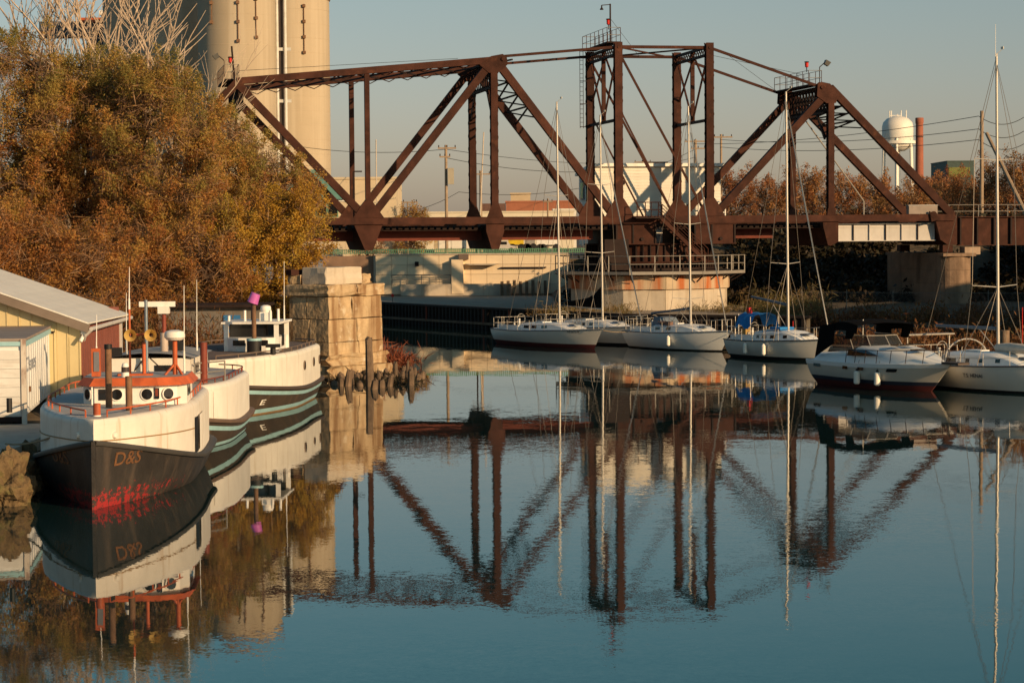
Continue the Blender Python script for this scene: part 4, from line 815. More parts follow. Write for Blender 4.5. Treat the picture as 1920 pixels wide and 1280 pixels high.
def trunk(t, P, hbm, sh, L_, u0, u1, h, wf, m, name='cabin_trunk', nose=.35):
    """cabin with raked front, rounded top"""
    b_ = MB(); rows = []; us = np.linspace(u0, u1, 12)
    for u in us:
        f = min(1, (u - u0) / (nose * (u1 - u0)) + .02) ** .6; w_ = hbm(u) * wf; z0 = sh(u) - .02; hh = h * f
        rows.append([(-w_, u * L_, z0), (-w_ * .95, u * L_, z0 + hh * .8), (-w_ * .8, u * L_, z0 + hh * .97), (0, u * L_, z0 + hh * 1.1), (w_ * .8, u * L_, z0 + hh * .97), (w_ * .95, u * L_, z0 + hh * .8), (w_, u * L_, z0)])
    b_.grid(rows); b_.add(rows[-1], [tuple(range(7))]); b_.add(rows[0], [tuple(range(7))]); o = b_.build(name, m, t, sharp=50); return o
def side_window(par, hbm, sh, L_, u, du, z, hz, wf, m, s=-1):
    b_ = MB(); pts = []
    for uu, zz in ((u, z - hz), (u + du, z - hz), (u + du, z + hz), (u, z + hz)):
        w_ = hbm(uu) * wf * (1 - .06 * (zz) / .3) + .012; pts.append((s * w_, uu * L_, sh(uu) + zz))
    b_.prism(pts, (s * .01, 0, 0)); return b_.build('window', m, par)
def sailboat(cfg):
    L_, B = cfg['L'], cfg['B']; t = thing('sailboat', cfg['label'], 'boat', cfg['loc'], cfg['rz'], 'sailboats moored below the bridge')
    P, hbm, sh = boat_hull(t, L_, B, cfg['fb'], cfg['sb'], cfg['cols'], cfg.get('rake', 1.0), cfg.get('stern', .68), cfg.get('zboot', (.0, .12)))
    cb = trunk(t, P, hbm, sh, L_, .24, .70, cfg.get('ch', .42), .62, cfg['cabin']); wf = .62
    for u, du in cfg['wins']: side_window(cb, hbm, sh, L_, u, du, .2, .075, wf, glass); side_window(cb, hbm, sh, L_, u, du, .2, .075, wf, glass, 1)
    # cockpit coamings and seats
    for s in (1, -1):
        b_ = MB(); b_.beam((s * hbm(.72) * .62, .70 * L_, sh(.7) + .14), (s * hbm(.95) * .7, .95 * L_, sh(.95) + .12), .2, .28); b_.build('coaming', cfg['cabin'], t)
    b_ = MB(); b_.tube((0, .86 * L_, sh(.8)), (0, .86 * L_, sh(.8) + .6), .06); b_.build('pedestal', white_p, t)
    b_ = MB(); pts = [((.28) * math.cos(a), .84 * L_, sh(.8) + .6 + .28 * math.sin(a)) for a in np.linspace(0, 2 * math.pi, 17)]; b_.path(pts, .012, 5); b_.build('wheel', alloy, t)
    # rig
    um = cfg.get('um', .40); zm = cfg['mast']; my = um * L_; md = sh(um) + cfg.get('ch', .42) * .9
    tilt = cfg.get('tilt', 0); MT = lambda z: (tilt * z * .3, my + z * .012, z)
    b_ = MB(); b_.tube((0, my, md - .2), MT(zm), .07, .05, 12); b_.build('mast', alloy, t)
    for zf, wsp in cfg['spread']:
        z = zm * zf; c = MT(z); b_ = MB()
        for s in (1, -1): b_.tube(c, (s * wsp, c[1] + .18, z + .08), .025, .018, 6)
        b_.build('spreader', alloy, t)
    stays = [((0, .03 * L_, sh(0)), MT(zm * cfg.get('fs', .985))), ((.0, L_ * .99, sh(1) + .1), MT(zm))]
    for s in (1, -1):
        ch_ = (s * hbm(um + .03) * .92, (um + .03) * L_, sh(um)); prev = ch_
        for zf, wsp in cfg['spread'][::-1] if cfg['spread'][0][0] > cfg['spread'][-1][0] else cfg['spread']:
            c = MT(zm * zf); q_ = (s * wsp, c[1] + .18, zm * zf + .08); stays.append((prev, q_)); prev = q_
        stays.append((prev, MT(zm * .98)))
        c = MT(zm * cfg['spread'][0][0]); stays.append(((s * hbm(um) * .85, (um - .04) * L_, sh(um)), c)); stays.append(((s * hbm(um) * .85, (um + .10) * L_, sh(um)), c))
    for p_, q_ in stays: b_ = MB(); b_.tube(p_, q_, .013, n=4); b_.build('stay', wire, t)
    if cfg.get('furl'): b_ = MB(); b_.tube((0, .045 * L_, sh(0) + .3), Vector((0, .03 * L_, sh(0))).lerp(Vector(MT(zm * .96)), .93), .035, .025, 8); b_.build('furled_jib', cfg['furl'], t)
    bz = md + cfg.get('bh', .75); bl = cfg.get('bl', .38) * L_
    if cfg.get('boom', True):
        b_ = MB(); b_.tube((0, my + .1, bz), (cfg.get('bx', 0), my + bl, bz + cfg.get('bup', 0)), .075, .06, 8); b_.build('boom', cfg['bm'], t)
        b_ = MB(); b_.tube((0, my + .06, md + .1), (0, my + 1.2, bz - .04), .022, n=5); b_.build('boom_vang', alloy, t)
    # lifelines, pulpit, pushpit
    n = 7; pts = {}
    for s in (1, -1):
        pts[s] = [P(u, sh(u), s, -.05) for u in np.linspace(.12, .88, n)]
        for x, y, z in pts[s]: b_ = MB(); b_.tube((x, y, z), (x, y, z + .6), .011, n=5); b_.build('stanchion', alloy, t)
        for h in (.32, .6): b_ = MB(); b_.path([(x, y, z + h) for x, y, z in pts[s]], .008, 4); b_.build('lifeline', wire, t)
    b_ = MB(); a, c = pts[1][0], pts[-1][0]; f_ = (0, .1, sh(0) + .62); b_.path([(a[0], a[1], a[2] + .6), (a[0] * .6, .35, sh(0) + .62), f_, (c[0] * .6, .35, sh(0) + .62), (c[0], c[1], c[2] + .6)], .013, 5)
    for x in (a[0] * .6, c[0] * .6): b_.tube((x, .35, sh(0)), (x, .35, sh(0) + .62), .013, n=5)
    b_.build('pulpit', alloy, t)
    b_ = MB(); e0 = hbm(.97) * .9; yb = L_ * .97; zb_ = sh(1)
    for h in (.34, .66): b_.path([(e0, L_ * .88, zb_ + h), (e0, yb, zb_ + h), (-e0, yb, zb_ + h), (-e0, L_ * .88, zb_ + h)], .015, 5)
    for x, y in ((e0, L_ * .88), (e0, yb), (e0 * .35, yb), (-e0 * .35, yb), (-e0, yb), (-e0, L_ * .88)): b_.tube((x, y, zb_ - .02), (x, y, zb_ + .66), .015, n=5)
    b_.build('pushpit', alloy, t)
    # winches, hatches, masthead
    for s in (1, -1): b_ = MB(); b_.lathe((s * hbm(.75) * .62, .76 * L_, sh(.75) + .26), [(.09, 0), (.07, .06), (.08, .16), (0, .16)], 10); b_.build('winch', alloy, t)
    b_ = MB(); b_.box((0, .27 * L_, sh(.27) + .3), (.5, .5, .06)); b_.build('hatch', grey_c, t); b_ = MB(); b_.box((0, .6 * L_, sh(.6) + cfg.get('ch', .42) * 1.08), (.62, .8, .07)); b_.build('sliding_hatch', cfg['cabin'], t)
    c = MT(zm); b_ = MB(); b_.tube(c, (c[0], c[1], c[2] + .12), .05); b_.tube((c[0], c[1], c[2] + .1), (c[0] + .3, c[1], c[2] + .3), .012, n=4); b_.box((c[0] + .3, c[1], c[2] + .36), (.03, .16, .1)); stuff(b_.build('masthead_gear', alloy, t))
    if cfg.get('whip'): b_ = MB(); b_.tube((c[0] - .05, c[1], c[2]), (c[0] - .05, c[1], c[2] + cfg['whip']), .012, .008, 5); b_.build('masthead_antenna', white_p, t)
    for u in cfg.get('fenders', []):
        q = P(u, sh(u), -1, .12); b_ = MB(); b_.lathe((q[0], q[1], .22), [(0, 0), (.06, .02), (.11, .08), (.11, .5), (.06, .56), (.03, .6), (0, .6)], 14); fo = b_.build('fender', fender_m, t); b_ = MB(); b_.tube((q[0], q[1], .8), (q[0] + .1, q[1], sh(u) + .02), .01, n=4); b_.build('fender_line', black, fo)
    return t, P, hbm, sh, MT
H = lambda bx, by, hd: dict(loc=(bx, by, 0), rz=R(hd))
whites = [boot_red, boot_red, gel_warm, gel, boot_blk]
sp1 = [(.335, .95), (.66, .75)]
s1, P_, hb_, sh_, MT_ = sailboat(dict(label='white sailboat with a maroon bottom and bare boom, stern towards the sheet pile wall', **H(5.0, 126.7, 31), L=10.3, B=3.3, fb=.82, sb=1.12, cols=[boot_red, boot_red, gel_warm, gel, grey_c], zboot=(0, .24), cabin=gel, wins=[(.42, .05), (.52, .05), (.60, .055)], mast=13.75, um=.43, spread=[(.62, .8)], boom=False, tilt=0))
place_text('registration_lettering', 'WS 5672 FK', .16, lambda x, y: P_(( .75 + 1.35 - x) / 10.3, .88 + y, -1, .014), boot_blk, s1)
b2, *_r = sailboat(dict(label='white sailboat with a black mainsail bundled at its mast, lying behind two others', **H(7.6, 129.8, 31), L=10.4, B=3.3, fb=.85, sb=1.12, cols=[boot_blk, boot_blk, gel_warm, gel, grey_c], cabin=gel, wins=[(.40, .03), (.47, .03), (.56, .05)], mast=13.15, um=.43, spread=[(.40, 1.0), (.70, .8)], boom=False, furl=alloy))
# black sail bundle on the second sailboat
m_ = MB(); ym = .43 * 10.4
prs = [(0, .16, 3.35), (.3, .3, 3.15), (.8, .42, 2.85), (1.5, .5, 2.62), (2.4, .46, 2.5), (3.2, .36, 2.42), (3.9, .1, 2.36)]
rows = []
for d_, w_, zt in prs: rows.append([(0, ym + .1 + d_, zt), (-w_ * .5, ym + .1 + d_, (zt + 2.05) / 2 + .05), (-w_ * .4, ym + .1 + d_, 2.12), (0, ym + .1 + d_, 2.02 + .03 * d_), (w_ * .4, ym + .1 + d_, 2.12), (w_ * .5, ym + .1 + d_, (zt + 2.05) / 2 + .05)])
m_.grid(rows, True, True); m_.build('bundled_mainsail', black_c, b2); b_ = MB(); b_.tube((0, ym, 2.0), (0, ym + 4.0, 2.14), .06); b_.build('boom', alloy, b2)
s3, P_, hb_, sh_, MT_ = sailboat(dict(label='white sailboat with a reverse transom, grey boom cover and one fender on its side', **H(11.75, 123.0, 33), L=8.2, B=3.2, fb=.88, sb=1.12, cols=[boot_blk, boot_blk, gel, gel, grey_c], zboot=(0, .07), cabin=gel, wins=[(.62, .05), (.50, .045)], mast=13.2, um=.43, spread=[(.21, 1.1), (.52, .9)], bm=grey_c, bl=.44, bh=.9, bup=-.35, furl=alloy, fenders=[.42], stern=.8))
m_ = MB(); m_.hexa([(-.7, 5.3, 1.25), (.7, 5.3, 1.25), (.75, 6.1, 1.25), (-.75, 6.1, 1.25)], [(-.55, 5.6, 1.7), (.55, 5.6, 1.7), (.6, 6.1, 1.75), (-.6, 6.1, 1.75)]); m_.build('dodger', grey_c, s3)
m_ = MB()
for k in range(5): m_.box((-.75 + .1 * k, 4.5 + .4 * k, 1.42), (.3, .34, .2), .4 * k)
stuff(m_.build('stowed_gear', mat('brown gear', (.16, .09, .07), .8), s3))
s4, P_, hb_, sh_, MT_ = sailboat(dict(label='small white sailboat with a bright blue cockpit canopy', **H(15.85, 112.9, 32), L=7.5, B=2.9, fb=.86, sb=1.12, cols=[boot_blk, boot_blk, gel_warm, gel, boot_blk], zboot=(0, .16), cabin=gel, ch=.5, wins=[(.36, .035), (.47, .05), (.56, .05), (.64, .03)], mast=13.35, um=.47, spread=[(.36, .95)], bm=grey_c, bl=.40, bh=1.35, bup=.35, furl=alloy, fenders=[.48, .68], stern=.75))
m_ = MB(); rows = []
for f in np.linspace(0, 1, 7): y = 5.4 + f * 1.35; rows.append([(x, y, 2.05 + .22 * (1 - (x / 1.15) ** 2) + .05 * math.sin(f * 9 + x * 4) - (.45 + .12 * math.sin(f * 8) if abs(x) > 1.1 else 0)) for x in (-1.2, -1.12, -.8, -.3, .3, .8, 1.12, 1.2)])
rows = [[(x * .84, y, z) for x, y, z in r_] for r_ in rows]
m_.grid(rows); m_.build('canopy', blue_c, s4)
for x in (-.92, .92):
    for y in (5.45, 6.7): tube(s4, 'canopy_strut', (x, y, .9), (x, y, 2.1), .02, alloy, n=5)
box(s4, 'hatch_cover', (-.1, 3.9, 1.55), (.9, .8, .14), blue_c); box(s4, 'red_lifebelt', (-.4, 6.2, 2.4), (.2, .2, .3), red_l); box(s4, 'stowed_bag', (-.3, 6.6, 1.5), (.3, .3, .7), mat('ochre bag', (.4, .25, .08), .8))
s5, P_, hb_, sh_, MT_ = sailboat(dict(label='white sailboat with dark topside lettering and tall thick mast, bow beyond the cruiser', **H(21.65, 88.6, 28), L=9.4, B=3.4, fb=.92, sb=1.2, cols=[boot_blk, boot_blk, gel_warm, gel, boot_navy], zboot=(0, .1), cabin=gel, ch=.52, wins=[(.34, .025), (.44, .025), (.52, .025), (.61, .07)], mast=13.4, um=.46, spread=[(.31, 1.15), (.69, 1.0)], bm=grey_c, bl=.42, bh=1.0, whip=1.3, fenders=[.94]))
place_text('hull_lettering', 'T.S. HENAI', .22, lambda x, y: P_((3.2 + 1.3 - x) / 9.4, .58 + y, -1, .014), boot_navy, s5)
m_ = MB(); m_.path([(-1.1 * math.cos(a), 6.3, 1.2 + .8 * math.sin(a)) for a in np.linspace(0, math.pi, 12)], .03, 6); m_.build('dodger_hoop', alloy, s5)
m_ = MB(); m_.lathe((0, 3.4, 1.72), [(0, -1.3), (.12, -1.2), (.2, -.6), (.22, .2), (.15, 1.0), (0, 1.1)], 12, (0, 1, 0)); m_.build('stowed_sail', mat('cream sailcloth', (.6, .54, .45), .8, 0, .1, 4), s5)
box(s5, 'solar_arch', (0, 8.8, 2.1), (2.4, .5, .06), galv)
for x in (-1.1, 1.1): tube(s5, 'arch_leg', (x, 8.8, .9), (x, 8.8, 2.1), .03, alloy)

# ---------------------------------------------------------------- motor cruiser
mc = thing('motor_cruiser', 'cream motor cruiser with black canvas top and red bottom beside the sailboats', 'boat', (17.35, 90.4, 0), R(25))
LM, BM = 8.3, 3.2
Pm, hm, shm = boat_hull(mc, LM, BM, .98, 1.18, [boot_red, boot_navy, mat('beige gelcoat', (.56, .52, .45), .3, 0, .04, 1.2, spec=.5), gel, gel], 1.7, .92, (.24, .40), .5)
b_ = MB()
for s in (1, -1): b_.grid([[Pm(u, shm(u) - .0, s, .04) for u in np.linspace(0, 1, 14)], [Pm(u, shm(u) - .16, s, .03) for u in np.linspace(0, 1, 14)]])
b_.build('rub_rail', gel, mc)
b_ = MB(); rows = []
for u, h, w_ in ((.06, .02, .3), (.14, .2, .62), (.24, .42, .74), (.36, .55, .8), (.47, .66, .82), (.60, .70, .84), (.62, .34, .86), (.96, .30, .88)):
    rows.append([(-hm(u) * w_, u * LM, shm(u) - .02), (-hm(u) * w_ * .93, u * LM, shm(u) + h * .75), (-hm(u) * w_ * .72, u * LM, shm(u) + h), (0, u * LM, shm(u) + h * 1.06), (hm(u) * w_ * .72, u * LM, shm(u) + h), (hm(u) * w_ * .93, u * LM, shm(u) + h * .75), (hm(u) * w_, u * LM, shm(u) - .02)])
b_.grid(rows); b_.add(rows[-1], [tuple(range(7))]); b_.build('superstructure', gel, mc, sharp=55)
tint = mat('smoked windscreen', (.06, .065, .07), .1, 0, .05, 1, spec=.6)
_tn = tint.node_tree.nodes; _tl = tint.node_tree.links; _tp = _tn.new('ShaderNodeBsdfTransparent'); _tp.inputs[0].default_value = (.75, .72, .68, 1); _tm = _tn.new('ShaderNodeMixShader'); _tm.inputs[0].default_value = .62
_tl.new(_tn['Principled BSDF'].outputs[0], _tm.inputs[1]); _tl.new(_tp.outputs[0], _tm.inputs[2]); _tl.new(_tm.outputs[0], _tn['Material Output'].inputs[0])
b_ = MB(); b_.prism([(-hm(.5) * .80 - .03, .38 * LM, 1.40), (-hm(.5) * .83 - .05, .64 * LM, 1.32), (-hm(.5) * .80 - .02, .64 * LM, 1.56), (-hm(.5) * .78, .50 * LM, 1.58)], (-.03, 0, 0)); b_.build('side_window', glass, mc)
# windscreen frames and panes
wz = 1.72; fr = [(-1.25, .80), (-1.2, .62), (-.8, .53), (0, .50), (.8, .53), (1.2, .62), (1.25, .80)]
for (a, ua), (c, uc) in zip(fr, fr[1:]):
    b_ = MB(); A = (a, ua * LM, wz - .12); Bq = (c, uc * LM, wz - .12); C = (c * .92, (uc + .055) * LM, wz + .42); D = (a * .92, (ua + .055) * LM, wz + .42); b_.prism([A, Bq, C, D], (0, .02, 0)); pn = b_.build('windscreen_pane', tint, mc)
    b_ = MB(); b_.path([A, D, C], .022, 5); b_.build('frame', alloy, pn)
# canvas top
b_ = MB(); rows = []
for f in np.linspace(0, 1, 8): y = (.55 + .32 * f) * LM; rows.append([(x, y, 2.56 + .24 * math.sin(math.pi * min(1, f * .9 + .15)) - .10 * (x / 1.4) ** 2 - (.34 if abs(x) > 1.38 else 0)) for x in (-1.42, -1.36, -.8, 0, .8, 1.36, 1.42)])
b_.grid(rows); b_.build('canvas_top', black_c, mc)
for s in (-1, 1):
    b_ = MB(); b_.prism([(s * 1.40, .75 * LM, 2.6), (s * 1.40, .88 * LM, 2.5), (s * 1.45, .92 * LM, 1.15), (s * 1.45, .87 * LM, 1.35), (s * 1.42, .75 * LM, 1.8)], (.03 * s, 0, 0)); b_.build('side_curtain', black_c, mc)
    b_ = MB(); b_.prism([(s * 1.36, .55 * LM, 2.6), (s * 1.36, .64 * LM, 2.65), (s * 1.36, .66 * LM, 2.0), (s * 1.36, .60 * LM, 2.0)], (.03 * s, 0, 0)); b_.build('front_curtain', black_c, mc)
for s in (1, -1):
    pts = [Pm(u, shm(u), s, -.08) for u in np.linspace(.04, .62, 8)]
    b_ = MB(); b_.path([(x, y, z + .55) for x, y, z in pts], .018, 5); ro_ = b_.build('bow_rail', steel_dark, mc)
    for x, y, z in pts: b_ = MB(); b_.tube((x * 1.0, y + .12, z), (x, y, z + .55), .016, n=5); b_.build('stanchion', steel_dark, ro_)
b_ = MB(); b_.box((0, -.25, 1.22), (.55, 1.1, .09)); b_.build('bow_pulpit', mat('dark teak', (.07, .05, .04), .7), mc)
for x, y, z in ((-.45, 2.9, 1.82), (.3, 2.9, 1.84), (-.2, 1.9, 1.66)): box(mc, 'deck_hatch', (x, y, z), (.55, .5, .05), glass)
for u, w_ in ((.24, .06), (.46, .045), (.60, .045), (.86, .07)):
    b_ = MB(); b_.prism([Pm(u, .78, -1, .02), Pm(u + w_, .78, -1, .02), Pm(u + w_ * .9, .91, -1, .02), Pm(u - .004, .91, -1, .02)], (-.015, 0, 0)); b_.build('hull_port', glass, mc)
for u in (.34, .50):
    q = Pm(u, .5, -1, .14); b_ = MB(); b_.lathe((q[0], q[1], .20), [(0, 0), (.07, 0), (.13, .05), (.13, .5), (.07, .55), (0, .55)], 14); fo = b_.build('fender', fender_m, mc); b_ = MB(); b_.lathe((q[0], q[1], .75), [(.06, 0), (.05, .07), (0, .1)], 8); b_.tube((q[0], q[1], .82), (q[0] + .12, q[1], 1.2), .01, n=4); b_.build('fender_cap', black, fo)
tube(mc, 'antenna', (-.7, 5.2, 1.8), (-.68, 5.2, 2.8), .015, white_p)

# ---------------------------------------------------------------- floating dock
def dock(label, p, q, w_, z=.42):
    p, q = Vector(p), Vector(q); d_ = (q - p); L_ = d_.length; t = thing('floating_dock', label, 'dock', (p.x, p.y, 0), math.atan2(d_.y, d_.x))
    b_ = MB(); b_.box((L_ / 2, 0, z - .19), (L_, w_ * .96, .26)); b_.build('float', wood_dark, t)
    pl_ = MB(); pl_.box((0, 0, 0), (.27, w_, .05)); me = pl_.mesh('plank'); me.materials.append(wood_dock)
    for k in range(int(L_ / .29)): o = link('plank', me, t); o.location = (.15 + k * .29, random.uniform(-.02, .02), z)
    b_ = MB(); b_.box((L_ / 2, -w_ / 2 - .05, z - .08), (L_, .08, .2)); b_.build('fascia', wood_dock, t)
dock('weathered timber floating dock between the sailboats and the right bank', (10.9, 128.0), (19.5, 117.5), 1.5)
dock('short timber dock behind the motor cruiser', (19.0, 117.0), (27.5, 103.5), 1.5)

# mooring lines
def rope(label, p, q, sag=.25, r_=.018):
    p, q = Vector(p), Vector(q); b_ = MB(); prev = p
    for k in range(1, 11): f = k / 10; c = p.lerp(q, f) - Vector((0, 0, sag * 4 * f * (1 - f))); b_.tube(prev, c, r_, n=5, cap=False); prev = c
    tag(b_.build('mooring_line', mat('tan rope', (.30, .22, .13), .9), fix=False), label, 'rope')
rope('tan mooring line between the fender sailboat bow and the blue canopied sailboat', (11.8, 123.1, 1.1), (12.2, 119.2, .95)); rope('tan mooring line from the first white sailboat to the one behind it', (5.05, 126.8, 1.05), (7.5, 129.9, 1.0), .15); rope('slack tan line from the black tug bow to the bank ledge', (-10.3, 54.9, 2.1), (-13.2, 59.5, 1.1), .2, .025)
# ================================================================ SHED, TRAILER AND LEFT BANK
shx, shy = -14.3, 76.0
sh = thing('metal_shed', 'yellow and maroon metal shed with a pale roof beside the first tug', 'shed', (shx, shy, .9), R(0))
yel = mat('yellow metal siding', (.62, .51, .28), .55, 0, .05, 1.5, stain=(.50, .38, .17), stain_amt=.3, rnd=.03)
mar = mat('maroon metal siding', (.22, .075, .055), .6, 0, .12, 1.5, rnd=.05)
slope = .355; SW, SD = 9.0, 7.4
def zroof(x): return 2.72 + slope * min(-x, 4.6) - max(0, (-x - 4.6)) * slope     # height above bank, ridge at x = -4.6
for k in range(22):     # front panels, each a sheet with a raised rib; door opening between -.85 and -4.6
    x1 = -k * .40; x0 = x1 - .395; xm = (x0 + x1) / 2; z0 = 0 if (x1 > -.84 or x0 < -4.6) else 2.42
    b_ = MB(); b_.hexa([(x0, -.03, z0), (x1, -.03, z0), (x1, .03, z0), (x0, .03, z0)], [(x0, -.03, zroof(x0)), (x1, -.03, zroof(x1)), (x1, .03, zroof(x1)), (x0, .03, zroof(x0))]); pn = b_.build('wall_panel', yel, sh)
    b_ = MB(); b_.box((x1 - .03, -.045, (z0 + zroof(x1)) / 2), (.035, .03, zroof(x1) - z0 - .05)); b_.build('rib', yel, pn)
for k in range(18):
    y0 = k * .41; b_ = MB(); b_.box((0, y0 + .2, 1.36), (.05, .405, 2.72)); pn = b_.build('side_panel', mar, sh); b_ = MB(); b_.box((.035, y0 + .03, 1.36), (.03, .04, 2.7)); b_.build('rib', mar, pn)
b_ = MB(); b_.box((.05, SD, 1.4), (.12, .18, 2.8)); b_.build('corner_trim', girder_grey, sh)
b_ = MB(); b_.box((-SW / 2, SD, 1.5), (SW, .05, 3)); b_.box((-SW, SD / 2, 1.5), (.05, SD, 3)); stuff(b_.build('back_walls', mar, sh))
b_ = MB(); b_.box((-2.7, .0, 2.40), (3.76, .10, .08)); b_.build('door_header', steel_dark, sh); b_ = MB(); b_.box((-.84, -.02, 1.2), (.08, .1, 2.4)); b_.build('door_jamb', yel, sh)
roofm = mat('pale roof sheet', (.80, .77, .70), .45, .1, .06, 1.2, rnd=.03)
def rz_(x): return 2.80 + slope * min(-x, 4.6) - max(0, (-x - 4.6)) * slope
for k in range(16):
    x1 = .34 - k * .33; x0 = x1 - .325
    b_ = MB(); b_.hexa([(x0, -.45, rz_(x0)), (x1, -.45, rz_(x1)), (x1, SD + .35, rz_(x1)), (x0, SD + .35, rz_(x0))], [(x0, -.45, rz_(x0) + .05), (x1, -.45, rz_(x1) + .05), (x1, SD + .35, rz_(x1) + .05), (x0, SD + .35, rz_(x0) + .05)]); pn = b_.build('roof_sheet', roofm, sh)
b_ = MB(); b_.hexa([(-9, -.45, rz_(-9)), (-4.95, -.45, rz_(-4.95)), (-4.95, SD + .3, rz_(-4.95)), (-9, SD + .3, rz_(-9))], [(-9, -.45, rz_(-9) + .05), (-4.95, -.45, rz_(-4.95) + .05), (-4.95, SD + .3, rz_(-4.95) + .05), (-9, SD + .3, rz_(-9) + .05)]); b_.build('far_roof_slope', roofm, sh)
b_ = MB(); b_.beam((.34, -.40, rz_(.34) - .14), (-4.6, -.40, rz_(-4.6) - .14), .06, .30); b_.build('fascia', mat('grey brown fascia', (.20, .155, .125), .7), sh)
b_ = MB(); b_.path([(.42, -.4, 2.52), (.42, SD + .2, 2.60)], .07, 8); b_.path([(.42, -.35, 2.5), (.2, -.3, 2.3), (.12, -.12, 2.15)], .06, 8); b_.build('gutter', girder_grey, sh)
b_ = MB(); b_.box((.15, -.2, 2.42), (.2, .16, .14)); b_.tube((.15, -.2, 2.35), (.05, -.35, 2.1), .06); b_.build('security_lamp', white_p, sh)

tr = thing('box_trailer', 'old white box trailer with rusty corner post, backed into the yellow shed', 'trailer', (-14.18, 66.6, .75), R(6.8))
tw = mat('dirty white trailer paint', (.68, .66, .62), .6, 0, .12, 1.2, stain=(.30, .22, .16), stain_amt=.6, stain_s=(.6, .6, 4), stain_lo=.55)
tws = mat('white trailer side', (.70, .70, .69), .5, 0, .05, 1, stain=(.5, .47, .42), stain_amt=.3)
b_ = MB(); b_.box((-1.22, 5.5, 1.60), (2.36, 10.9, 2.2)); b_.build('body', tws, tr)
for k in range(7): b_ = MB(); b_.box((-1.24, .02, .68 + k * .27), (2.2, .06, .262)); b_.build('rear_board', tw, tr)
for x in (-.03, -2.42): b_ = MB(); b_.box((x, .05, 1.45), (.14, .18, 2.6)); b_.build('corner_post', mat('rusty white post', (.58, .52, .45), .7, 0, .1, 2, stain=(.16, .055, .03), stain_amt=.95, stain_s=(3, 3, 1.3), stain_lo=.50), tr)
b_ = MB(); b_.box((-1.22, .03, 2.62), (2.4, .1, .12)); b_.build('rear_header', teal_m, tr); b_ = MB(); b_.box((-1.22, 5.5, 2.74), (2.5, 11.0, .07)); b_.build('roof', mat('grey trailer roof', (.30, .24, .20), .6), tr)
b_ = MB(); b_.box((.0, 5.5, 2.6), (.03, 10.8, .16)); b_.build('side_band', teal_m, tr); b_ = MB(); b_.box((-1.22, .1, .42), (2.5, .16, .16)); b_.build('bumper', steel_dark, tr)
for k in range(14): b_ = MB(); b_.box((-.035, .7 + k * .75, 1.6), (.02, .03, 2.0)); b_.build('side_rib', tws, tr)
for x in (-.35, -2.05): b_ = MB(); b_.tube((x - .14, 1.6, .0), (x + .14, 1.6, .0), .48, n=20); b_.build('wheel', black, tr)
place_text('side_lettering', 'JCPenney', 1.0, lambda x, y: (-.02, .5 + x * .95, 1.75 + y * .62), mat('faded blue lettering', (.36, .38, .42), .7), tr)
box(tr, 'side_latch', (-.0, 1.6, 1.2), (.06, .14, .16), rustpipe)
b_ = MB(); b_.box((-14.0, 61.6, .86), (2.3, 10.4, .34)); tag(b_.build('concrete_ledge', concrete), 'low grey concrete ledge on the bank beside the first tug', 'ledge')
from mathutils import noise as mnoise
# mossy rocks at the water edge
moss = mat('mossy rock', (.15, .10, .05), .95, 0, .45, 3, .06, 7, stain=(.10, .095, .03), stain_amt=.7, stain_s=(3, 3, 3))
for i, (x, y, r_, lab) in enumerate(((-12.45, 55.6, .85, 'large mossy brown rock at the bank beside the black tug bow'), (-12.6, 57.2, .7, 'smaller dark rock behind the large mossy rock on the bank'), (-12.75, 60.0, .7, 'dark rock under the concrete ledge beside the black tug'))):
    bm = bmesh.new(); bmesh.ops.create_icosphere(bm, subdivisions=5, radius=r_)
    for v in bm.verts: d = v.co.normalized(); k = 1 + .16 * math.sin(5 * d.x + i) * math.cos(4 * d.y) + .10 * math.sin(9 * d.z + 2 * i) + .28 * (mnoise.noise(d * 3.1 + Vector((i * 7, 0, 0)))) + .12 * mnoise.noise(d * 9) + .05 * mnoise.noise(d * 24); v.co = Vector((v.co.x * k * .9, v.co.y * k, v.co.z * k * 1.05))
    me = bpy.data.meshes.new('rock'); bm.to_mesh(me); bm.free(); me.materials.append(moss); o = link('rock', me); o.location = (x, y, .25); tag(o, lab, 'rock')
# grey hut with a blue door under the trees
hx_, _ = survey(395, 620, 101); hut = thing('bank_hut', 'low grey concrete hut with a blue door under the trees behind the tugs', 'hut', (hx_, 101, 1.0), 0)
b_ = MB(); b_.box((0, 1.5, 1.15), (4.6, 3, 2.3)); b_.build('wall', mat('grey hut wall', (.16, .14, .12), .9, 0, .25, 1.5), hut); b_ = MB(); b_.box((0, 1.4, 2.36), (5, 3.6, .12)); b_.build('roof', steel_dark, hut); b_ = MB(); b_.box((.95, -.02, 1.0), (.75, .06, 1.9)); dr_ = b_.build('door', mat('blue door paint', (.03, .15, .34), .6), hut); b_ = MB(); b_.box((1.2, -.07, 1.0), (.06, .05, .06)); b_.build('handle', galv, dr_)

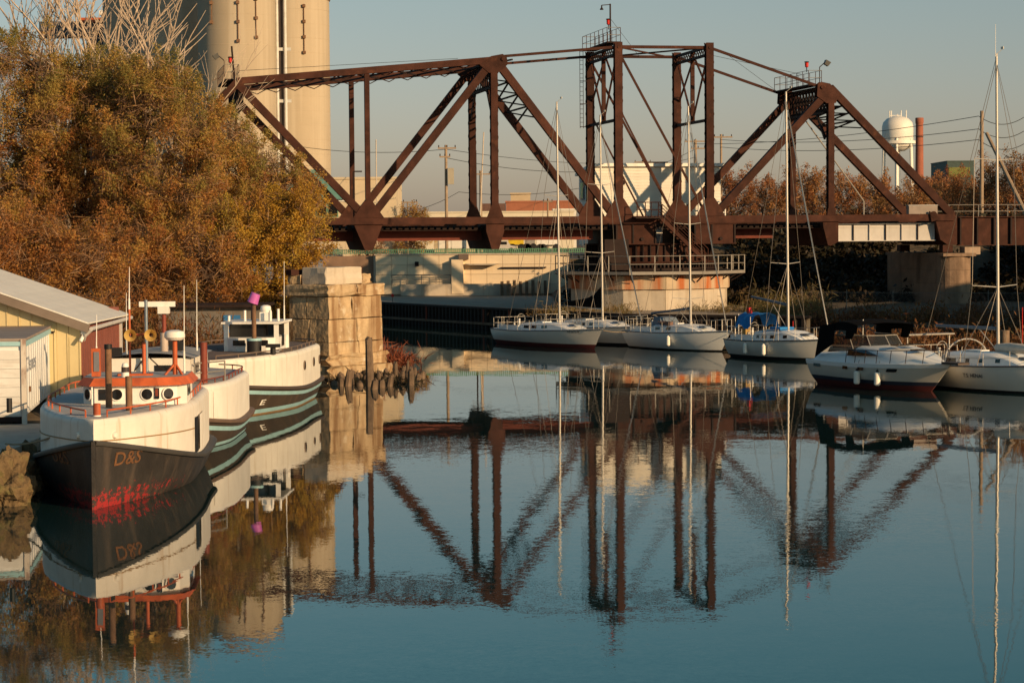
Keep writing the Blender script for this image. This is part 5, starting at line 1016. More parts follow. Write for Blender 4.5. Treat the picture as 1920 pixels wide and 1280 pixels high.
# ================================================================ VEGETATION TOOLS
def leaf_mesh(name, pos, size, tintv, m, asp=2.2, droop=0.0, parent=None):
    n = len(pos); a = rng.normal(size=(n, 3)); a[:, 2] = a[:, 2] * (1 - droop) - droop * 1.6; a /= np.linalg.norm(a, axis=1)[:, None]
    b = np.cross(a, rng.normal(size=(n, 3))); b /= np.linalg.norm(b, axis=1)[:, None] + 1e-9
    s = (size * rng.uniform(.6, 1.35, n))[:, None]; h, w_ = a * s * .5, b * s * .5 / asp
    v = np.stack([pos - h, pos + w_, pos + h, pos - w_], 1).reshape(-1, 3).astype(np.float32)
    me = bpy.data.meshes.new(name); me.vertices.add(4 * n); me.vertices.foreach_set('co', v.ravel()); me.loops.add(4 * n); me.loops.foreach_set('vertex_index', np.arange(4 * n, dtype=np.int32))
    me.polygons.add(n); me.polygons.foreach_set('loop_start', np.arange(0, 4 * n, 4, dtype=np.int32)); me.polygons.foreach_set('loop_total', np.full(n, 4, dtype=np.int32))
    at = me.attributes.new('tint', 'FLOAT', 'POINT'); at.data.foreach_set('value', np.repeat(np.clip(tintv, 0, 1), 4).astype(np.float32)); me.update(calc_edges=True); me.materials.append(m); return link(name, me, parent)
def tree(name, label, base, blobs, m, nclump, nleaf, lsize, tint=(.5, .25), limbs=7, trunk_r=.28, trunk_h=.35, group=None, cat='tree', bm_=None, sig=.55, droop=.25, twig=None, asp=2.4, lean=(0, 0), topgreen=0.0, voids=0):
    """blobs: ellipsoids (dx,dy,z,rx,ry,rz) that the crown fills; branches run from the trunk to clumps of leaves inside them"""
    t = thing(name, label, cat, base, 0, group); bm_ = bm_ or bark
    vol = np.array([b[3] * b[4] * b[5] for b in blobs]); pr = vol / vol.sum(); pts = []
    while len(pts) < nclump:
        b = blobs[rng.choice(len(blobs), p=pr)]; d = rng.normal(size=3); d /= np.linalg.norm(d); r_ = rng.uniform(.25, 1) ** .45
        pts.append((b[0] + d[0] * r_ * b[3], b[1] + d[1] * r_ * b[4], b[2] + d[2] * r_ * b[5]))
    pts = np.array(pts); pts[:, 2] = np.maximum(pts[:, 2], .4)
    H_ = pts[:, 2].max(); th = H_ * trunk_h
    tb = MB(); tp = [Vector((lean[0] * f, lean[1] * f, H_ * .0 + f * th)) for f in np.linspace(0, 1, 5)]
    for k in range(1, 5): tp[k] += Vector((random.gauss(0, .08), random.gauss(0, .08), 0))
    for k in range(4): tb.tube(tp[k] - Vector((0, 0, .3 if k == 0 else 0)), tp[k + 1], trunk_r * (1.25 - .09 * k), trunk_r * (1.25 - .09 * (k + 1)), 9)
    tb.build('trunk', bm_, t); nodes = [(p, trunk_r) for p in tp[2:]]
    order = rng.permutation(len(pts)); far = sorted(order[:limbs * 6], key=lambda i: -pts[i, 2])[::6][:limbs]
    for i in far:
        e_ = Vector(pts[i]); s_ = tp[random.choice((2, 3, 4, 4))]; lb = MB(); q0 = s_; N = 6; mid = s_.lerp(e_, .45) + Vector((random.gauss(0, .5), random.gauss(0, .5), abs(random.gauss(.5, .4)))); prev = s_
        for k in range(1, N + 1):
            f = k / N; q_ = s_ * (1 - f) ** 2 + mid * 2 * f * (1 - f) + e_ * f * f + Vector((random.gauss(0, .1), random.gauss(0, .1), random.gauss(0, .1))) * (k < N)
            r0, r1 = trunk_r * .62 * (1 - (k - 1) / N) + .02, trunk_r * .62 * (1 - f) + .02; lb.tube(prev, q_, r0, r1, 7); nodes.append((q_, r1)); prev = q_
        lb.build('limb', bm_, t)
    NP_ = np.array([tuple(p) for p, _ in nodes]); bb = MB()
    for p in pts:
        d = np.linalg.norm(NP_ - p, axis=1) + np.maximum(0, NP_[:, 2] - p[2]) * .8; k = int(d.argmin()); s_, r_ = nodes[k]; e_ = Vector(p); mid = s_.lerp(e_, .5) + Vector((random.gauss(0, .15), random.gauss(0, .15), random.uniform(.05, .4)))
        r0 = min(r_ * .6, .06) + .012; bb.tube(s_, mid, r0, r0 * .7, 5, False); bb.tube(mid, e_, r0 * .7, .008, 4, False)
    stuff(bb.build('branches', bm_, t, fix=False))
    per = nleaf // nclump; ctr = np.repeat(pts, per, 0); cc = np.array([0, 0, H_ * .45]); dv = pts - cc; dv /= np.linalg.norm(dv, axis=1)[:, None]; dv = dv * .8 + rng.normal(size=dv.shape) * .45 + np.array([0, 0, .35]); dv /= np.linalg.norm(dv, axis=1)[:, None]
    tt = rng.uniform(-.35, 1, len(ctr)); ln = np.repeat(rng.uniform(.7, 1.5, nclump) * sig * 2.1, per)
    L_ = ctr + np.repeat(dv, per, 0) * (tt * ln)[:, None] + rng.normal(size=(len(ctr), 3)) * (sig * .52 * (1.15 - .75 * np.clip(tt, 0, 1)))[:, None]
    L_[:, 2] -= droop * np.abs(rng.normal(size=len(L_))) * sig * .9; L_[:, 2] = np.maximum(L_[:, 2], .15)
    if voids:
        keep = np.ones(len(L_), bool)
        for _ in range(voids):
            c_ = pts[rng.integers(0, nclump)] + np.array([0, -rng.uniform(.3, 1.2), 0]); e3 = (L_ - c_) / np.array([rng.uniform(.5, 1.1), 2.0, rng.uniform(.4, .9)]); keep &= ((e3 ** 2).sum(1) > 1) | (rng.uniform(size=len(L_)) < .12)
    ct = np.repeat(rng.normal(tint[0], tint[1] * .75, nclump), per); tv = ct + rng.normal(0, tint[1] * .5, len(L_)) + topgreen * (L_[:, 2] / H_ - .5)
    if voids: L_, tv = L_[keep], tv[keep]
    stuff(leaf_mesh('crown', L_, lsize, tv, m, asp, droop, t))
    if twig:
        n = twig[0]; idx = rng.integers(0, nclump, n); s_ = pts[idx] + rng.normal(size=(n, 3)) * sig * .7; stuff(leaf_mesh('twigs', s_, twig[1], rng.uniform(0, 1, n), twig[2], 26, droop, t))
    return t
willow = leafmat('willow leaves', [(.39, .160, .052), (.52, .245, .072), (.53, .325, .085), (.41, .300, .080), (.285, .245, .070)], .5)
yleaf = leafmat('yellow leaves', [(.27, .14, .036), (.50, .275, .042), (.60, .37, .052), (.43, .31, .056)], .45)
autumn = leafmat('autumn leaves', [(.27, .095, .045), (.38, .155, .060), (.43, .205, .070), (.31, .18, .065)], .4)
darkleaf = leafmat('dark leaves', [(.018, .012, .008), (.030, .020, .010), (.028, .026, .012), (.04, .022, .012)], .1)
twigm = leafmat('twig brown', [(.12, .06, .035), (.22, .125, .065), (.32, .19, .10)], .0)
weed = leafmat('dry weeds', [(.085, .030, .014), (.16, .060, .022), (.17, .085, .030), (.10, .085, .030)], .25)
grassm = leafmat('dry grass', [(.10, .06, .025), (.19, .12, .045), (.12, .11, .035), (.22, .15, .07)], .25)

# ---------------------------------------------------------------- big trees on the left bank
def at(px, Y): return survey(px, 300, Y)[0]
G_ = 'brown and olive autumn trees on the left bank'
tw_ = lambda n: (n, .75, twigm)
tree('willow_tree', 'broad olive topped tree with a brown interior rising behind the yellow shed', (at(150, 119), 119, 1.2), [(0, 0, 9.5, 3.6, 3, 4.6), (-1.5, -1, 5.5, 3.8, 2.5, 3.0), (1.2, 0, 12.2, 2.6, 2.2, 2.2)], willow, 270, 125000, .135, (.46, .3), 9, .34, group=G_, sig=.5, twig=tw_(12000), topgreen=.75, voids=16)
tree('willow_tree', 'brown leaved tree cut by the frame edge above the shed roof', (at(25, 117), 117, 1.2), [(0, 0, 10.3, 3.2, 3, 5.2), (-.5, 0, 5, 3.2, 2.5, 3), (.4, .4, 14.0, 1.8, 2, 1.7)], willow, 210, 92000, .135, (.42, .3), 8, .3, group=G_, sig=.5, twig=tw_(9000), topgreen=.7, voids=14)
tree('willow_tree', 'tall spreading tree with crooked dark limbs behind the middle tug', (at(300, 116), 116, 1.2), [(0, 0, 9.2, 3.4, 3, 4.6), (1, -1, 5.0, 3.6, 2.5, 3.0), (-.4, .5, 12.3, 2.4, 2, 2.0)], willow, 260, 120000, .135, (.42, .3), 10, .36, group=G_, sig=.5, twig=tw_(12000), topgreen=.75, voids=16, lean=(.6, 0))
tree('willow_tree', 'wide olive tree whose outer boughs hang in front of the bridge end', (at(425, 122), 122, 1.2), [(-.2, 0, 8.0, 3.0, 3, 3.6), (2.3, .5, 6.3, 2.5, 2.2, 2.8), (-.4, 0, 10.8, 1.5, 1.6, 1.2), (1.3, 0, 9.5, 1.6, 1.5, 1.2), (3.1, .3, 6.9, 1.5, 1.5, 2.1), (2.1, 0, 8.6, 1.6, 1.5, 1.3)], willow, 230, 100000, .135, (.54, .28), 9, .3, group=G_, sig=.46, twig=tw_(9000), topgreen=.6, voids=12)
tree('leafy_bush_tree', 'yellow leaved tree beside the stone pier hiding the end of the bridge', (at(505, 112), 112, 1.0), [(0, 0, 3.6, 2.2, 1.8, 3.0), (1.1, 0, 5.6, 1.8, 1.5, 2.0), (-1.6, .4, 4.6, 1.6, 1.5, 2.4)], yleaf, 150, 62000, .125, (.5, .26), 7, .16, group=G_, sig=.40, twig=tw_(3000))
tree('leafy_bush_tree', 'rusty brown bush tree in front of the big trees beside the shed wall', (at(360, 108), 108, 1.0), [(0, 0, 3.6, 2.6, 1.6, 2.6), (-2.2, 0, 3.2, 2.2, 1.5, 2.4)], willow, 140, 56000, .13, (.28, .24), 8, .2, group=G_, sig=.46, twig=tw_(8000), voids=6)
tree('leafy_bush_tree', 'brown thicket tree standing close behind the shed roof', (at(110, 104), 104, 1.0), [(0, 0, 3.6, 3.4, 1.6, 2.9), (-3, 0, 4.0, 2.2, 1.5, 2.6)], willow, 150, 58000, .13, (.2, .22), 8, .2, group=G_, sig=.5, twig=tw_(8000), voids=6)
# bare pale tree above them
def bare(name, label, base, h, spread, n, m, r0=.12, lean=0.0):
    t = thing(name, label, 'tree', base); tr_ = MB(); br_ = MB()
    tr_.tube((0, 0, 0), (lean * .4, 0, h * .45), r0 * 1.3, r0, 8); tr_.build('trunk', m, t)
    def grow(mb, p, d, L_, r_, lv):
        N = 4; q = p
        for k in range(N):
            d = (d + Vector((random.gauss(0, .09), random.gauss(0, .09), random.gauss(.05, .06)))).normalized(); q2 = q + d * L_ / N; mb.tube(q, q2, r_ * (1 - k / N * .55), r_ * (1 - (k + 1) / N * .55), 5 if lv else 6, False); q = q2
            if lv < 2 and k > 0:
                for _ in range(2 if lv else 2):
                    a = random.uniform(0, 2 * math.pi); nd = (d + Vector((math.cos(a), math.sin(a) * .6, random.uniform(-.1, .5))) * .75).normalized(); grow(mb, q, nd, L_ * random.uniform(.42, .62), r_ * .45, lv + 1)
    for k in range(n):
        a = 2 * math.pi * k / n + random.uniform(-.4, .4); d = Vector((math.cos(a) * spread + lean, math.sin(a) * .4, 1)).normalized(); b_ = MB(); grow(b_, Vector((lean * .4 * random.uniform(.7, 1), 0, h * random.uniform(.32, .45))), d, h * random.uniform(.42, .55), r0 * .55, 0); b_.build('limb', m, t, fix=False)
    return t
bare('bare_tree', 'leafless pale branched tree rising in front of the dark silos', (at(255, 133), 133, 1.5), 18.2, .32, 6, bark_pale, .30)
bare('bare_tree', 'leafless pale tree with thin upright limbs above the olive crowns', (at(125, 135), 135, 1.5), 18.6, .34, 6, bark_pale, .26)
bare('bare_tree', 'small leafless tree with curled twigs beside the lit silo', (at(325, 136), 136, 1.5), 13.8, .3, 4, bark_pale, .14)

# shrubs at the shed and in front of the trees
def patch(name, label, area, n, size, m, hfun, zmax, cat='shrub', asp=3, tint=(.5, .3), droop=0.0, upright=False):
    x0, x1, y0, y1 = area; nc = max(4, n // 220); c = np.stack([rng.uniform(x0, x1, nc), rng.uniform(y0, y1, nc)], 1); hh = rng.uniform(.35, 1, nc) * zmax; i = rng.integers(0, nc, n)
    pos = np.empty((n, 3)); sg = .55; pos[:, :2] = c[i] + rng.normal(size=(n, 2)) * sg; pos[:, 2] = np.abs(rng.normal(0, .5, n)) * hh[i] + np.array([hfun(x, y) for x, y in pos[:, :2]])
    tv = rng.normal(tint[0], tint[1] * .6, nc)[i] + rng.normal(0, tint[1] * .5, n); o = leaf_mesh(name, pos, size, tv, m, asp, -.55 if upright else droop); tag(o, label, cat); return stuff(o)
patch('dry_brush', 'tangled dry brush and grass between the shed and the trees', (-16, -12.6, 84, 100), 16000, .34, weed, lambda x, y: .9, 2.4, asp=7, upright=True)
patch('bank_grass', 'green and brown grass along the left bank behind the tugs', (-15, -12.6, 80, 102), 9000, .26, grassm, lambda x, y: .9, .7, 'grass', 7, upright=True)
patch('pier_debris', 'dark driftwood and weeds heaped at the foot of the stone pier', (-7.6, -5.0, 99, 105.5), 2600, .42, darkleaf, lambda x, y: -.05, .35, 'debris', 7)
x_, y_ = ground(738, 690); patch('red_grass', 'tuft of tall reddish grass beside the stone pier', (x_ - .35, x_ + .25, y_ - .4, y_ + .6), 900, .75, leafmat('red grass', [(.20, .04, .02), (.26, .08, .04), (.2, .1, .05)]), lambda x, y: .1, 1.0, 'grass', 16, upright=True)
# right bank vegetation
patch('bank_weeds', 'rust brown weeds covering the right bank above the docks', (17.5, 44, 119, 139), 46000, .30, weed, lambda x, y: max(.1, bank_h(x, y)), 1.1, asp=4, tint=(.45, .3), upright=True)
patch('bank_grass', 'yellow green grass beside the pivot pier on the right bank', (15.2, 19.5, 136, 150), 9000, .5, grassm, lambda x, y: max(.1, bank_h(x, y)), 1.5, 'grass', 12, (.6, .3), upright=True)
patch('quay_grass', 'thin dry grass growing along the quay in front of the pivot pier', (1.5, 14.5, 142, 147.5), 2000, .42, grassm, lambda x, y: 1.38, .8, 'grass', 14, (.4, .3), upright=True)
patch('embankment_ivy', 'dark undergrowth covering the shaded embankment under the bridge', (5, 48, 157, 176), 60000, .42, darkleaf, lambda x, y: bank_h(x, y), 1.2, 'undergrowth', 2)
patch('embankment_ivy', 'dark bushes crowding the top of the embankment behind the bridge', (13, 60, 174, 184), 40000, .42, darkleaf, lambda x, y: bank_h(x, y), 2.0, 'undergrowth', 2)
# chain link fence on the right bank
fa, fb_ = (17.8, 141.0), (33.5, 133.5); FL = math.hypot(fb_[0] - fa[0], fb_[1] - fa[1])
fc = thing('chain_link_fence', 'grey chain link fence with thin posts among the bank weeds', 'fence', (fa[0], fa[1], 1.0), math.atan2(fb_[1] - fa[1], fb_[0] - fa[0]))
b_ = MB(); hgt = 1.7; st_ = .13
for k in range(int((FL + hgt) / st_)):
    for sg in (1, -1):
        u0 = k * st_ - hgt; u1 = u0 + hgt; z0, z1 = (0, hgt) if sg > 0 else (hgt, 0)
        if u0 < 0: z0 += (z1 - z0) * (-u0 / hgt); u0 = 0
        if u1 > FL: z1 = z0 + (z1 - z0) * ((FL - u0) / (u1 - u0)) if u1 > u0 else z1; u1 = FL
        if u1 - u0 > .02: b_.tube((u0, 0, z0), (u1, 0, z1), .004, n=3, cap=False)
fwire = mat('dull fence wire', (.16, .14, .12), .7); stuff(b_.build('mesh', fwire, fc, fix=False))
for k in range(7): tube(fc, 'post', (k * FL / 6, 0, -.3), (k * FL / 6, 0, hgt + .15), .022, fwire)
tube(fc, 'top_rail', (0, 0, hgt), (FL, 0, hgt), .014, fwire)
for px, py, Y, h, lab, m in ((1385, 606, 127, 2.6, 'thin pale stake beside the blue canopied sailboat', white_p), (1917, 590, 112, 1.8, 'red topped marker stake at the right bank', red_l), (1487, 612, 126, 1.5, 'thin red marker stick among the weeds', red_l)):
    x, z = survey(px, py, Y); o = MB(); o.tube((0, 0, -1), (0, 0, h * .7), .02, n=6); o = o.build('stake', m); o.location = (x, Y, z - h / 2); tag(o, lab, 'stake')
o = MB(); o.tube((0, 0, -.5), (0, 0, 1.9), .22, n=10); x, z = survey(1884, 640, 104); o = o.build('mooring_pile', wood_dark); o.location = (x, 104, 0); tag(o, 'dark mooring pile behind the last sailboat mast', 'pile')

# ================================================================ BOATHOUSE on the right bank, beside the view; its gable shades the bank
bh = thing('boathouse', 'long grey gabled boathouse on the right bank beyond the docks', 'building', (48, 126, 1.2), math.atan2(21, 16))
bhm = mat('grey boathouse siding', (.30, .28, .26), .8, 0, .1, .8)
b_ = MB(); b_.prism([(-15, -5, 0), (-15, 5, 0), (-15, 5, 7.2), (-15, 0, 10.2), (-15, -5, 7.2)], (30, 0, 0)); b_.build('wall', bhm, bh)
for s_ in (1, -1): b_ = MB(); b_.hexa([(-15.5, s_ * 5.6, 6.95), (15.5, s_ * 5.6, 6.95), (15.5, 0, 10.28), (-15.5, 0, 10.28)], [(-15.5, s_ * 5.6, 7.1), (15.5, s_ * 5.6, 7.1), (15.5, 0, 10.44), (-15.5, 0, 10.44)]); b_.build('roof', steel_dark, bh)
for k in range(5): box(bh, 'boat_door', (-12 + k * 6, 5.03, 2.2), (4, .1, 4.4), white_p)
# ================================================================ BACKGROUND
Gb = 4.3
def silo(name, label, px, rpx, Y, ztop, m=None):
    x = at(px, Y); r_ = rpx / FPX * Y; t = thing(name, label, 'silo', (x, Y, Gb)); b_ = MB(); h = ztop - Gb
    b_.lathe((0, 0, 0), [(r_, 0), (r_, h)], 64); b_.build('shell', m or siloc, t)
    for z_ in np.arange(1.5, h - .5, 1.5): b_ = MB(); b_.lathe((0, 0, z_), [(r_ - .01, 0), (r_ + .012, .01), (r_ + .012, .05), (r_ - .01, .06)], 64); b_.build('pour_joint', m or siloc, t)
    b_ = MB(); b_.lathe((0, 0, h), [(r_ + .06, -.25), (r_ + .12, -.2), (r_ + .12, .05), (r_ * .98, .1), (r_ * .5, .8), (0, 1.0)], 64); b_.build('rim', mat('silo rim', (.22, .14, .10), .8), t)
    return t, r_, h
siloc = mat('tan silo concrete', (.42, .345, .245), .88, 0, .05, .35, .004, 8, stain=(.56, .48, .36), stain_amt=.5, stain_s=(.9, .9, .03), stain_lo=.5)
s_a, ra, ha = silo('grain_silo', 'tall tan concrete silo with two pale vertical pipes on its edge', 447, 72, 232, 34)
s_b, rb_, hb2 = silo('grain_silo', 'tan silo with a dark rim standing right of the tallest silo', 549, 71, 243, 31.2)
silo('grain_silo', 'grey shaded silo with a lit upper rim behind the bare trees', 335, 66, 241, 33.5); silo('grain_silo', 'shaded silo furthest left behind the headhouse', 262, 64, 250, 33)
for px, ys in ((446, (0, 22)), (487, (0, 62)), ):
    for y in ys:
        x, z = survey(px, y, 228); 
for th_, z0, z1 in ((-.55, 27.5, 33), (.15, 25.6, 33), (.62, 26, 33)):
    b_ = MB(); a = -math.pi / 2 + th_; b_.tube(((ra + .1) * math.cos(a), (ra + .1) * math.sin(a), z0 - Gb), ((ra + .1) * math.cos(a), (ra + .1) * math.sin(a), z1 - Gb), .05, n=5)
    for z in np.arange(z0, z1, 1.9): b_.box(((ra + .15) * math.cos(a), (ra + .15) * math.sin(a), z - Gb), (.3, .3, .3))
    stuff(b_.build('cable_bracket', rustpipe, s_a))
for th_ in (-.32, .42):
    b_ = MB(); a = -math.pi / 2 + th_; b_.tube(((rb_ + .1) * math.cos(a), (rb_ + .1) * math.sin(a), 21), ((rb_ + .1) * math.cos(a), (rb_ + .1) * math.sin(a), 26), .05, n=5)
    for z in np.arange(21, 26, 1.6): b_.box(((rb_ + .15) * math.cos(a), (rb_ + .15) * math.sin(a), z), (.3, .3, .3))
    stuff(b_.build('cable_bracket', rustpipe, s_b))
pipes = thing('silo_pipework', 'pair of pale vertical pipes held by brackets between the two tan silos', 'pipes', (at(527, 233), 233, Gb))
for dx in (-.2, .62): tube(pipes, 'pipe', (dx, -.6, 0), (dx, -.6, 27.5), .16, mat('pale pipe', (.55, .54, .50), .5))
box(pipes, 'gap_shade_strip', (-.02, .25, 14), (.75, 1.2, 28), mat('painted gap shade', (.075, .055, .045), .8))  # added dark strip; its colour stands for the shade between the silos
for k in range(6): box(pipes, 'bracket', (.2, -.4, 26.0 - k * 5.2), (1.9, .3, .32), mat('pale pipe', (.55, .54, .50)))
hh_x = at(150, 262); hd = thing('elevator_headhouse', 'dark steel elevator headhouse with a tan column behind the bare trees', 'building', (hh_x, 262, Gb))
dk = mat('dark blue steel', (.045, .055, .07), .6, 0, .2, .5)
box(hd, 'gallery', (0, 0, 25.5), (8, 4, 1.6), dk); box(hd, 'tower', (2.8, 0, 12.5), (3.0, 4, 25), dk); box(hd, 'tan_column', (4.2, -2.4, 12.5), (1.0, 1, 26), siloc); box(hd, 'left_tower', (-3.6, 0, 11), (3.6, 4, 22), dk); box(hd, 'roof_slab', (6.2, 0, 27.3), (7, 3, .5), white_p); box(hd, 'ledge', (3, -2.3, 26.4), (4.4, .5, .5), orange)

def building(name, label, px0, px1, ytop, Y, depth, m, roofm_=None, base=Gb, ang=0.0):
    x0, x1 = at(px0, Y), at(px1, Y); z = survey((px0 + px1) / 2, ytop, Y)[1]; t = thing(name, label, 'building', (x0, Y, base), ang); w_ = x1 - x0; h = z - base
    box(t, 'wall', (w_ / 2, depth / 2, h / 2), (w_, depth, h), m); box(t, 'parapet', (w_ / 2, depth / 2, h + .1), (w_ + .2, depth + .2, .22), roofm_ or m); return t, w_, h
def windows(t, w_, z, n, ww, wh, m=None, x0=.6, fm=None):
    for k in range(n):
        x = x0 + (w_ - 2 * x0) * (k + .5) / n; f = box(t, 'window', (x, -.03, z), (ww, .1, wh), fm or white_p); box(f, 'pane', (x, -.09, z), (ww - .16, .04, wh - .16), m or glass)
crm = mat('cream block', (.58, .47, .32), .85, 0, .08, .5); brick_m = mat('red brick', (.33, .12, .065), .85, 0, .12, 1.0); tanb = mat('tan block', (.44, .35, .23), .85, 0, .08, .5); whb = mat('white block', (.70, .66, .58), .8, 0, .06, .5)
building('flat_building', 'plain cream flat roofed building right of the tan silos', 622, 742, 336, 226, 12, crm)
g, w_, h = building('station_building', 'small building with a teal metal roof and green framed windows below the silos', 545, 640, 378, 208, 9, crm, white_p)
gm = mat('green window frame', (.16, .30, .20), .6); windows(g, w_, h - .75, 4, .95, 1.3, fm=gm, x0=.3)
b_ = MB(); tl = mat('teal metal roof', (.16, .32, .25), .5, .1, .1, 2); b_.add([(-.4, -.4, h + .2), (w_ + .3, -.4, h + .2), (w_ * .45, 4, h + 3.0), (-.4, 4, h + 3.0), (-.4, 9, h + .2), (w_ + .3, 9, h + .2)], [(0, 1, 2, 3), (3, 2, 5, 4), (1, 5, 2)]); b_.build('roof', tl, g)
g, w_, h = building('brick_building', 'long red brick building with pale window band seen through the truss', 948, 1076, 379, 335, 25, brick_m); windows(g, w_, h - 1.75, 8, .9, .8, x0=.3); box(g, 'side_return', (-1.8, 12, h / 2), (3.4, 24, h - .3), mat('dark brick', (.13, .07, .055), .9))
building('penthouse_block', 'tan rooftop block behind the red brick building', 957, 994, 364, 350, 6, tanb); building('white_annex', 'low white annex in front of the red brick building', 1037, 1080, 394, 318, 5, whb)
building('long_low_building', 'long low cream building behind the bridge deck', 770, 1075, 399, 300, 10, mat('pale cream wall', (.62, .55, .42), .8, 0, .05, .4))
g, w_, h = building('warehouse', 'cream warehouse with small square windows seen below the bridge deck', 590, 665, 440, 232, 8, crm); windows(g, w_, 1.1, 3, .9, .9, mat('brown pane', (.16, .10, .07), .5), .4)
g, w_, h = building('garage_building', 'tan garage with white doors seen below the bridge deck', 812, 900, 440, 262, 8, tanb); windows(g, w_, 1.0, 3, 1.5, 1.2, whb)
g, w_, h = building('sign_building', 'dark building corner with a yellow green sign above the trees', 1776, 1826, 303, 520, 20, mat('dark teal wall', (.05, .08, .07), .7)); box(g, 'sign_panel', (w_ * .45, -.1, h - 2.4), (w_ * .8, .2, 2.2), mat('yellow green sign', (.14, .15, .03), .7))
# vehicles below the deck
def trailer(label, px0, px1, y0, y1, Y, m):
    x0, z0 = survey(px0, y1, Y); x1, z1 = survey(px1, y0, Y); t = thing('parked_trailer', label, 'trailer', (x0, Y, Gb)); w_ = x1 - x0; h = max(1.4, z1 - Gb)
    box(t, 'body', (w_ / 2, 1.2, .8 + (h - .8) / 2), (w_, 2.4, h - .8), m); box(t, 'chassis', (w_ / 2, 1.2, .7), (w_ * .95, .8, .15), black)
    for f in (.15, .28, .85): b_ = MB(); b_.tube((w_ * f, 0, .45), (w_ * f, .3, .45), .45, n=14); b_.build('wheel', black, t)
trailer('yellow box trailer parked beyond the cream wall', 953, 982, 449, 462, 262, mat('bright yellow', (.62, .42, .02), .5)); trailer('white box trailer parked beyond the cream wall', 1006, 1050, 448, 461, 255, white_p); trailer('grey box trailer parked between the yellow and white ones', 984, 1003, 449, 462, 266, mat('grey trailer', (.25, .23, .21), .6))
cx_, cz_ = survey(945, 466, 240); c_ = thing('parked_car', 'pale parked car beyond the green fence', 'car', (cx_, 240, Gb))
b_ = MB(); b_.prism([(-1.2, 0, .35), (1.2, 0, .35), (1.25, 0, .75), (.7, 0, .85), (.35, 0, 1.3), (-.6, 0, 1.3), (-.95, 0, .9), (-1.25, 0, .8)], (0, 1.5, 0)); b_.build('body', mat('pale car paint', (.5, .46, .42), .3), c_); box(c_, 'window', (-.1, -.01, 1.08), (.8, .04, .3), glass)
for x in (-.75, .75): b_ = MB(); b_.tube((x, -.05, .3), (x, .2, .3), .3, n=14); b_.build('wheel', black, c_)

# poles and wires
polem = mat('pole timber', (.30, .22, .15), .9, 0, .2, 2)
def pole(label, px, ytop, Y, arms=(), r_=.14, base=Gb, m=None, name='utility_pole', box_=None, lean=0):
    x, z = survey(px, ytop, Y); t = thing(name, label, 'pole', (x, Y, base)); h = z - base; tube(t, 'shaft', (-lean, 0, 0), (0, 0, h), r_ * 1.2, m or polem, r_)
    for dz, w_, off in arms: box(t, 'crossarm', (off, -.1, h - dz), (w_, .12, .14), m or polem); [tube(t, 'insulator', (off + sx_ * w_ * .45, -.1, h - dz + .06), (off + sx_ * w_ * .45, -.1, h - dz + .28), .05, steel_dark) for sx_ in (-1, 0, 1)]
    if box_: box(t, 'transformer', (box_[0], -.2, h - box_[1]), (box_[2], .6, box_[3]), mat('tan transformer', (.42, .37, .28), .6))
    return t
pole('timber utility pole with a tan transformer and two crossarms', 836, 272, 214, ((.3, 1.7, .1), (1.1, 1.0, -.1)), .13, box_=(.45, 2.9, .55, 1.5)); pole('tall thin pale antenna mast between the near posts', 907, 248, 220, (), .06, m=mat('pale mast', (.5, .42, .34), .6), name='antenna_mast', lean=.6); pole('timber pole with one crossarm beside the antenna mast', 901, 320, 260, ((.4, 2.2, 0),), .15); pole('dark street lamp pole behind the truss post', 892, 282, 200, (), .06, m=steel_dark, name='lamp_post')
pole('thin pale mast beside the cream building', 705, 262, 215, (), .05, m=mat('pale mast', (.5, .42, .34)), name='antenna_mast'); pole('pole pair of the small substation behind the deck', 735, 378, 240, ((.1, 3.0, 1.2),), .08); pole('second substation pole beside the reddish bare tree', 764, 378, 240, (), .08)
pole('timber pole with a double crossarm above the control house', 1304, 262, 260, ((.2, 2.4, 0), (1.0, 1.6, .3)), .16); pole('timber pole with a long crossarm right of the control house', 1352, 252, 245, ((.3, 2.0, .2),), .12); pole('small distant pole above the control house roof', 1205, 300, 330, ((.3, 2.4, 0),), .12); pole('grey timber pole standing alone right of the brick chimney', 1841, 208, 180, (), .14, base=5.6)
pole('small utility pole beside the brick building', 1027, 372, 290, ((.4, 1.2, 0),), .1)
x0, z0 = survey(1850, 250, 178); x1, z1 = survey(1935, 425, 172); b_ = MB(); b_.tube((0, 0, 0), (x0 - x1, 6, z0 - z1), .17, .14, 8); o = b_.build('leaning_pole', polem); o.location = (x1, 172, z1); tag(o, 'leaning timber pole behind the last sailboat mast', 'pole')
def wire_run(label, pts, n=14, sag=.6, r_=.03):
    P_ = [Vector((survey(px, py, Y)[0], Y, survey(px, py, Y)[1])) for px, py, Y in pts]; b_ = MB()
    for a, c in zip(P_, P_[1:]):
        prev = a
        for k in range(1, n + 1): f = k / n; q_ = a.lerp(c, f) - Vector((0, 0, sag * 4 * f * (1 - f))); b_.tube(prev, q_, r_, n=3, cap=False); prev = q_
    o = b_.build('power_line', line_m, fix=False); tag(o, label, 'wire')
wire_run('upper power line from the grey pole towards the water tower', [(1920, 220, 179), (1835, 218, 180), (1300, 270, 255)]); wire_run('middle power line from the grey pole towards the water tower', [(1920, 246, 179), (1835, 242, 180), (1352, 262, 245)]); wire_run('lower power line from the grey pole towards the water tower', [(1920, 270, 179), (1835, 262, 180), (1352, 276, 245)])
wire_run('upper power line behind the left truss', [(520, 268, 240), (836, 280, 214), (1205, 305, 330)]); wire_run('lower power line behind the left truss', [(620, 372, 260), (860, 360, 250), (1304, 280, 260)], sag=2.0); wire_run('thin power line between the transformer pole and the small poles', [(836, 296, 214), (1304, 295, 260)], sag=1.5)
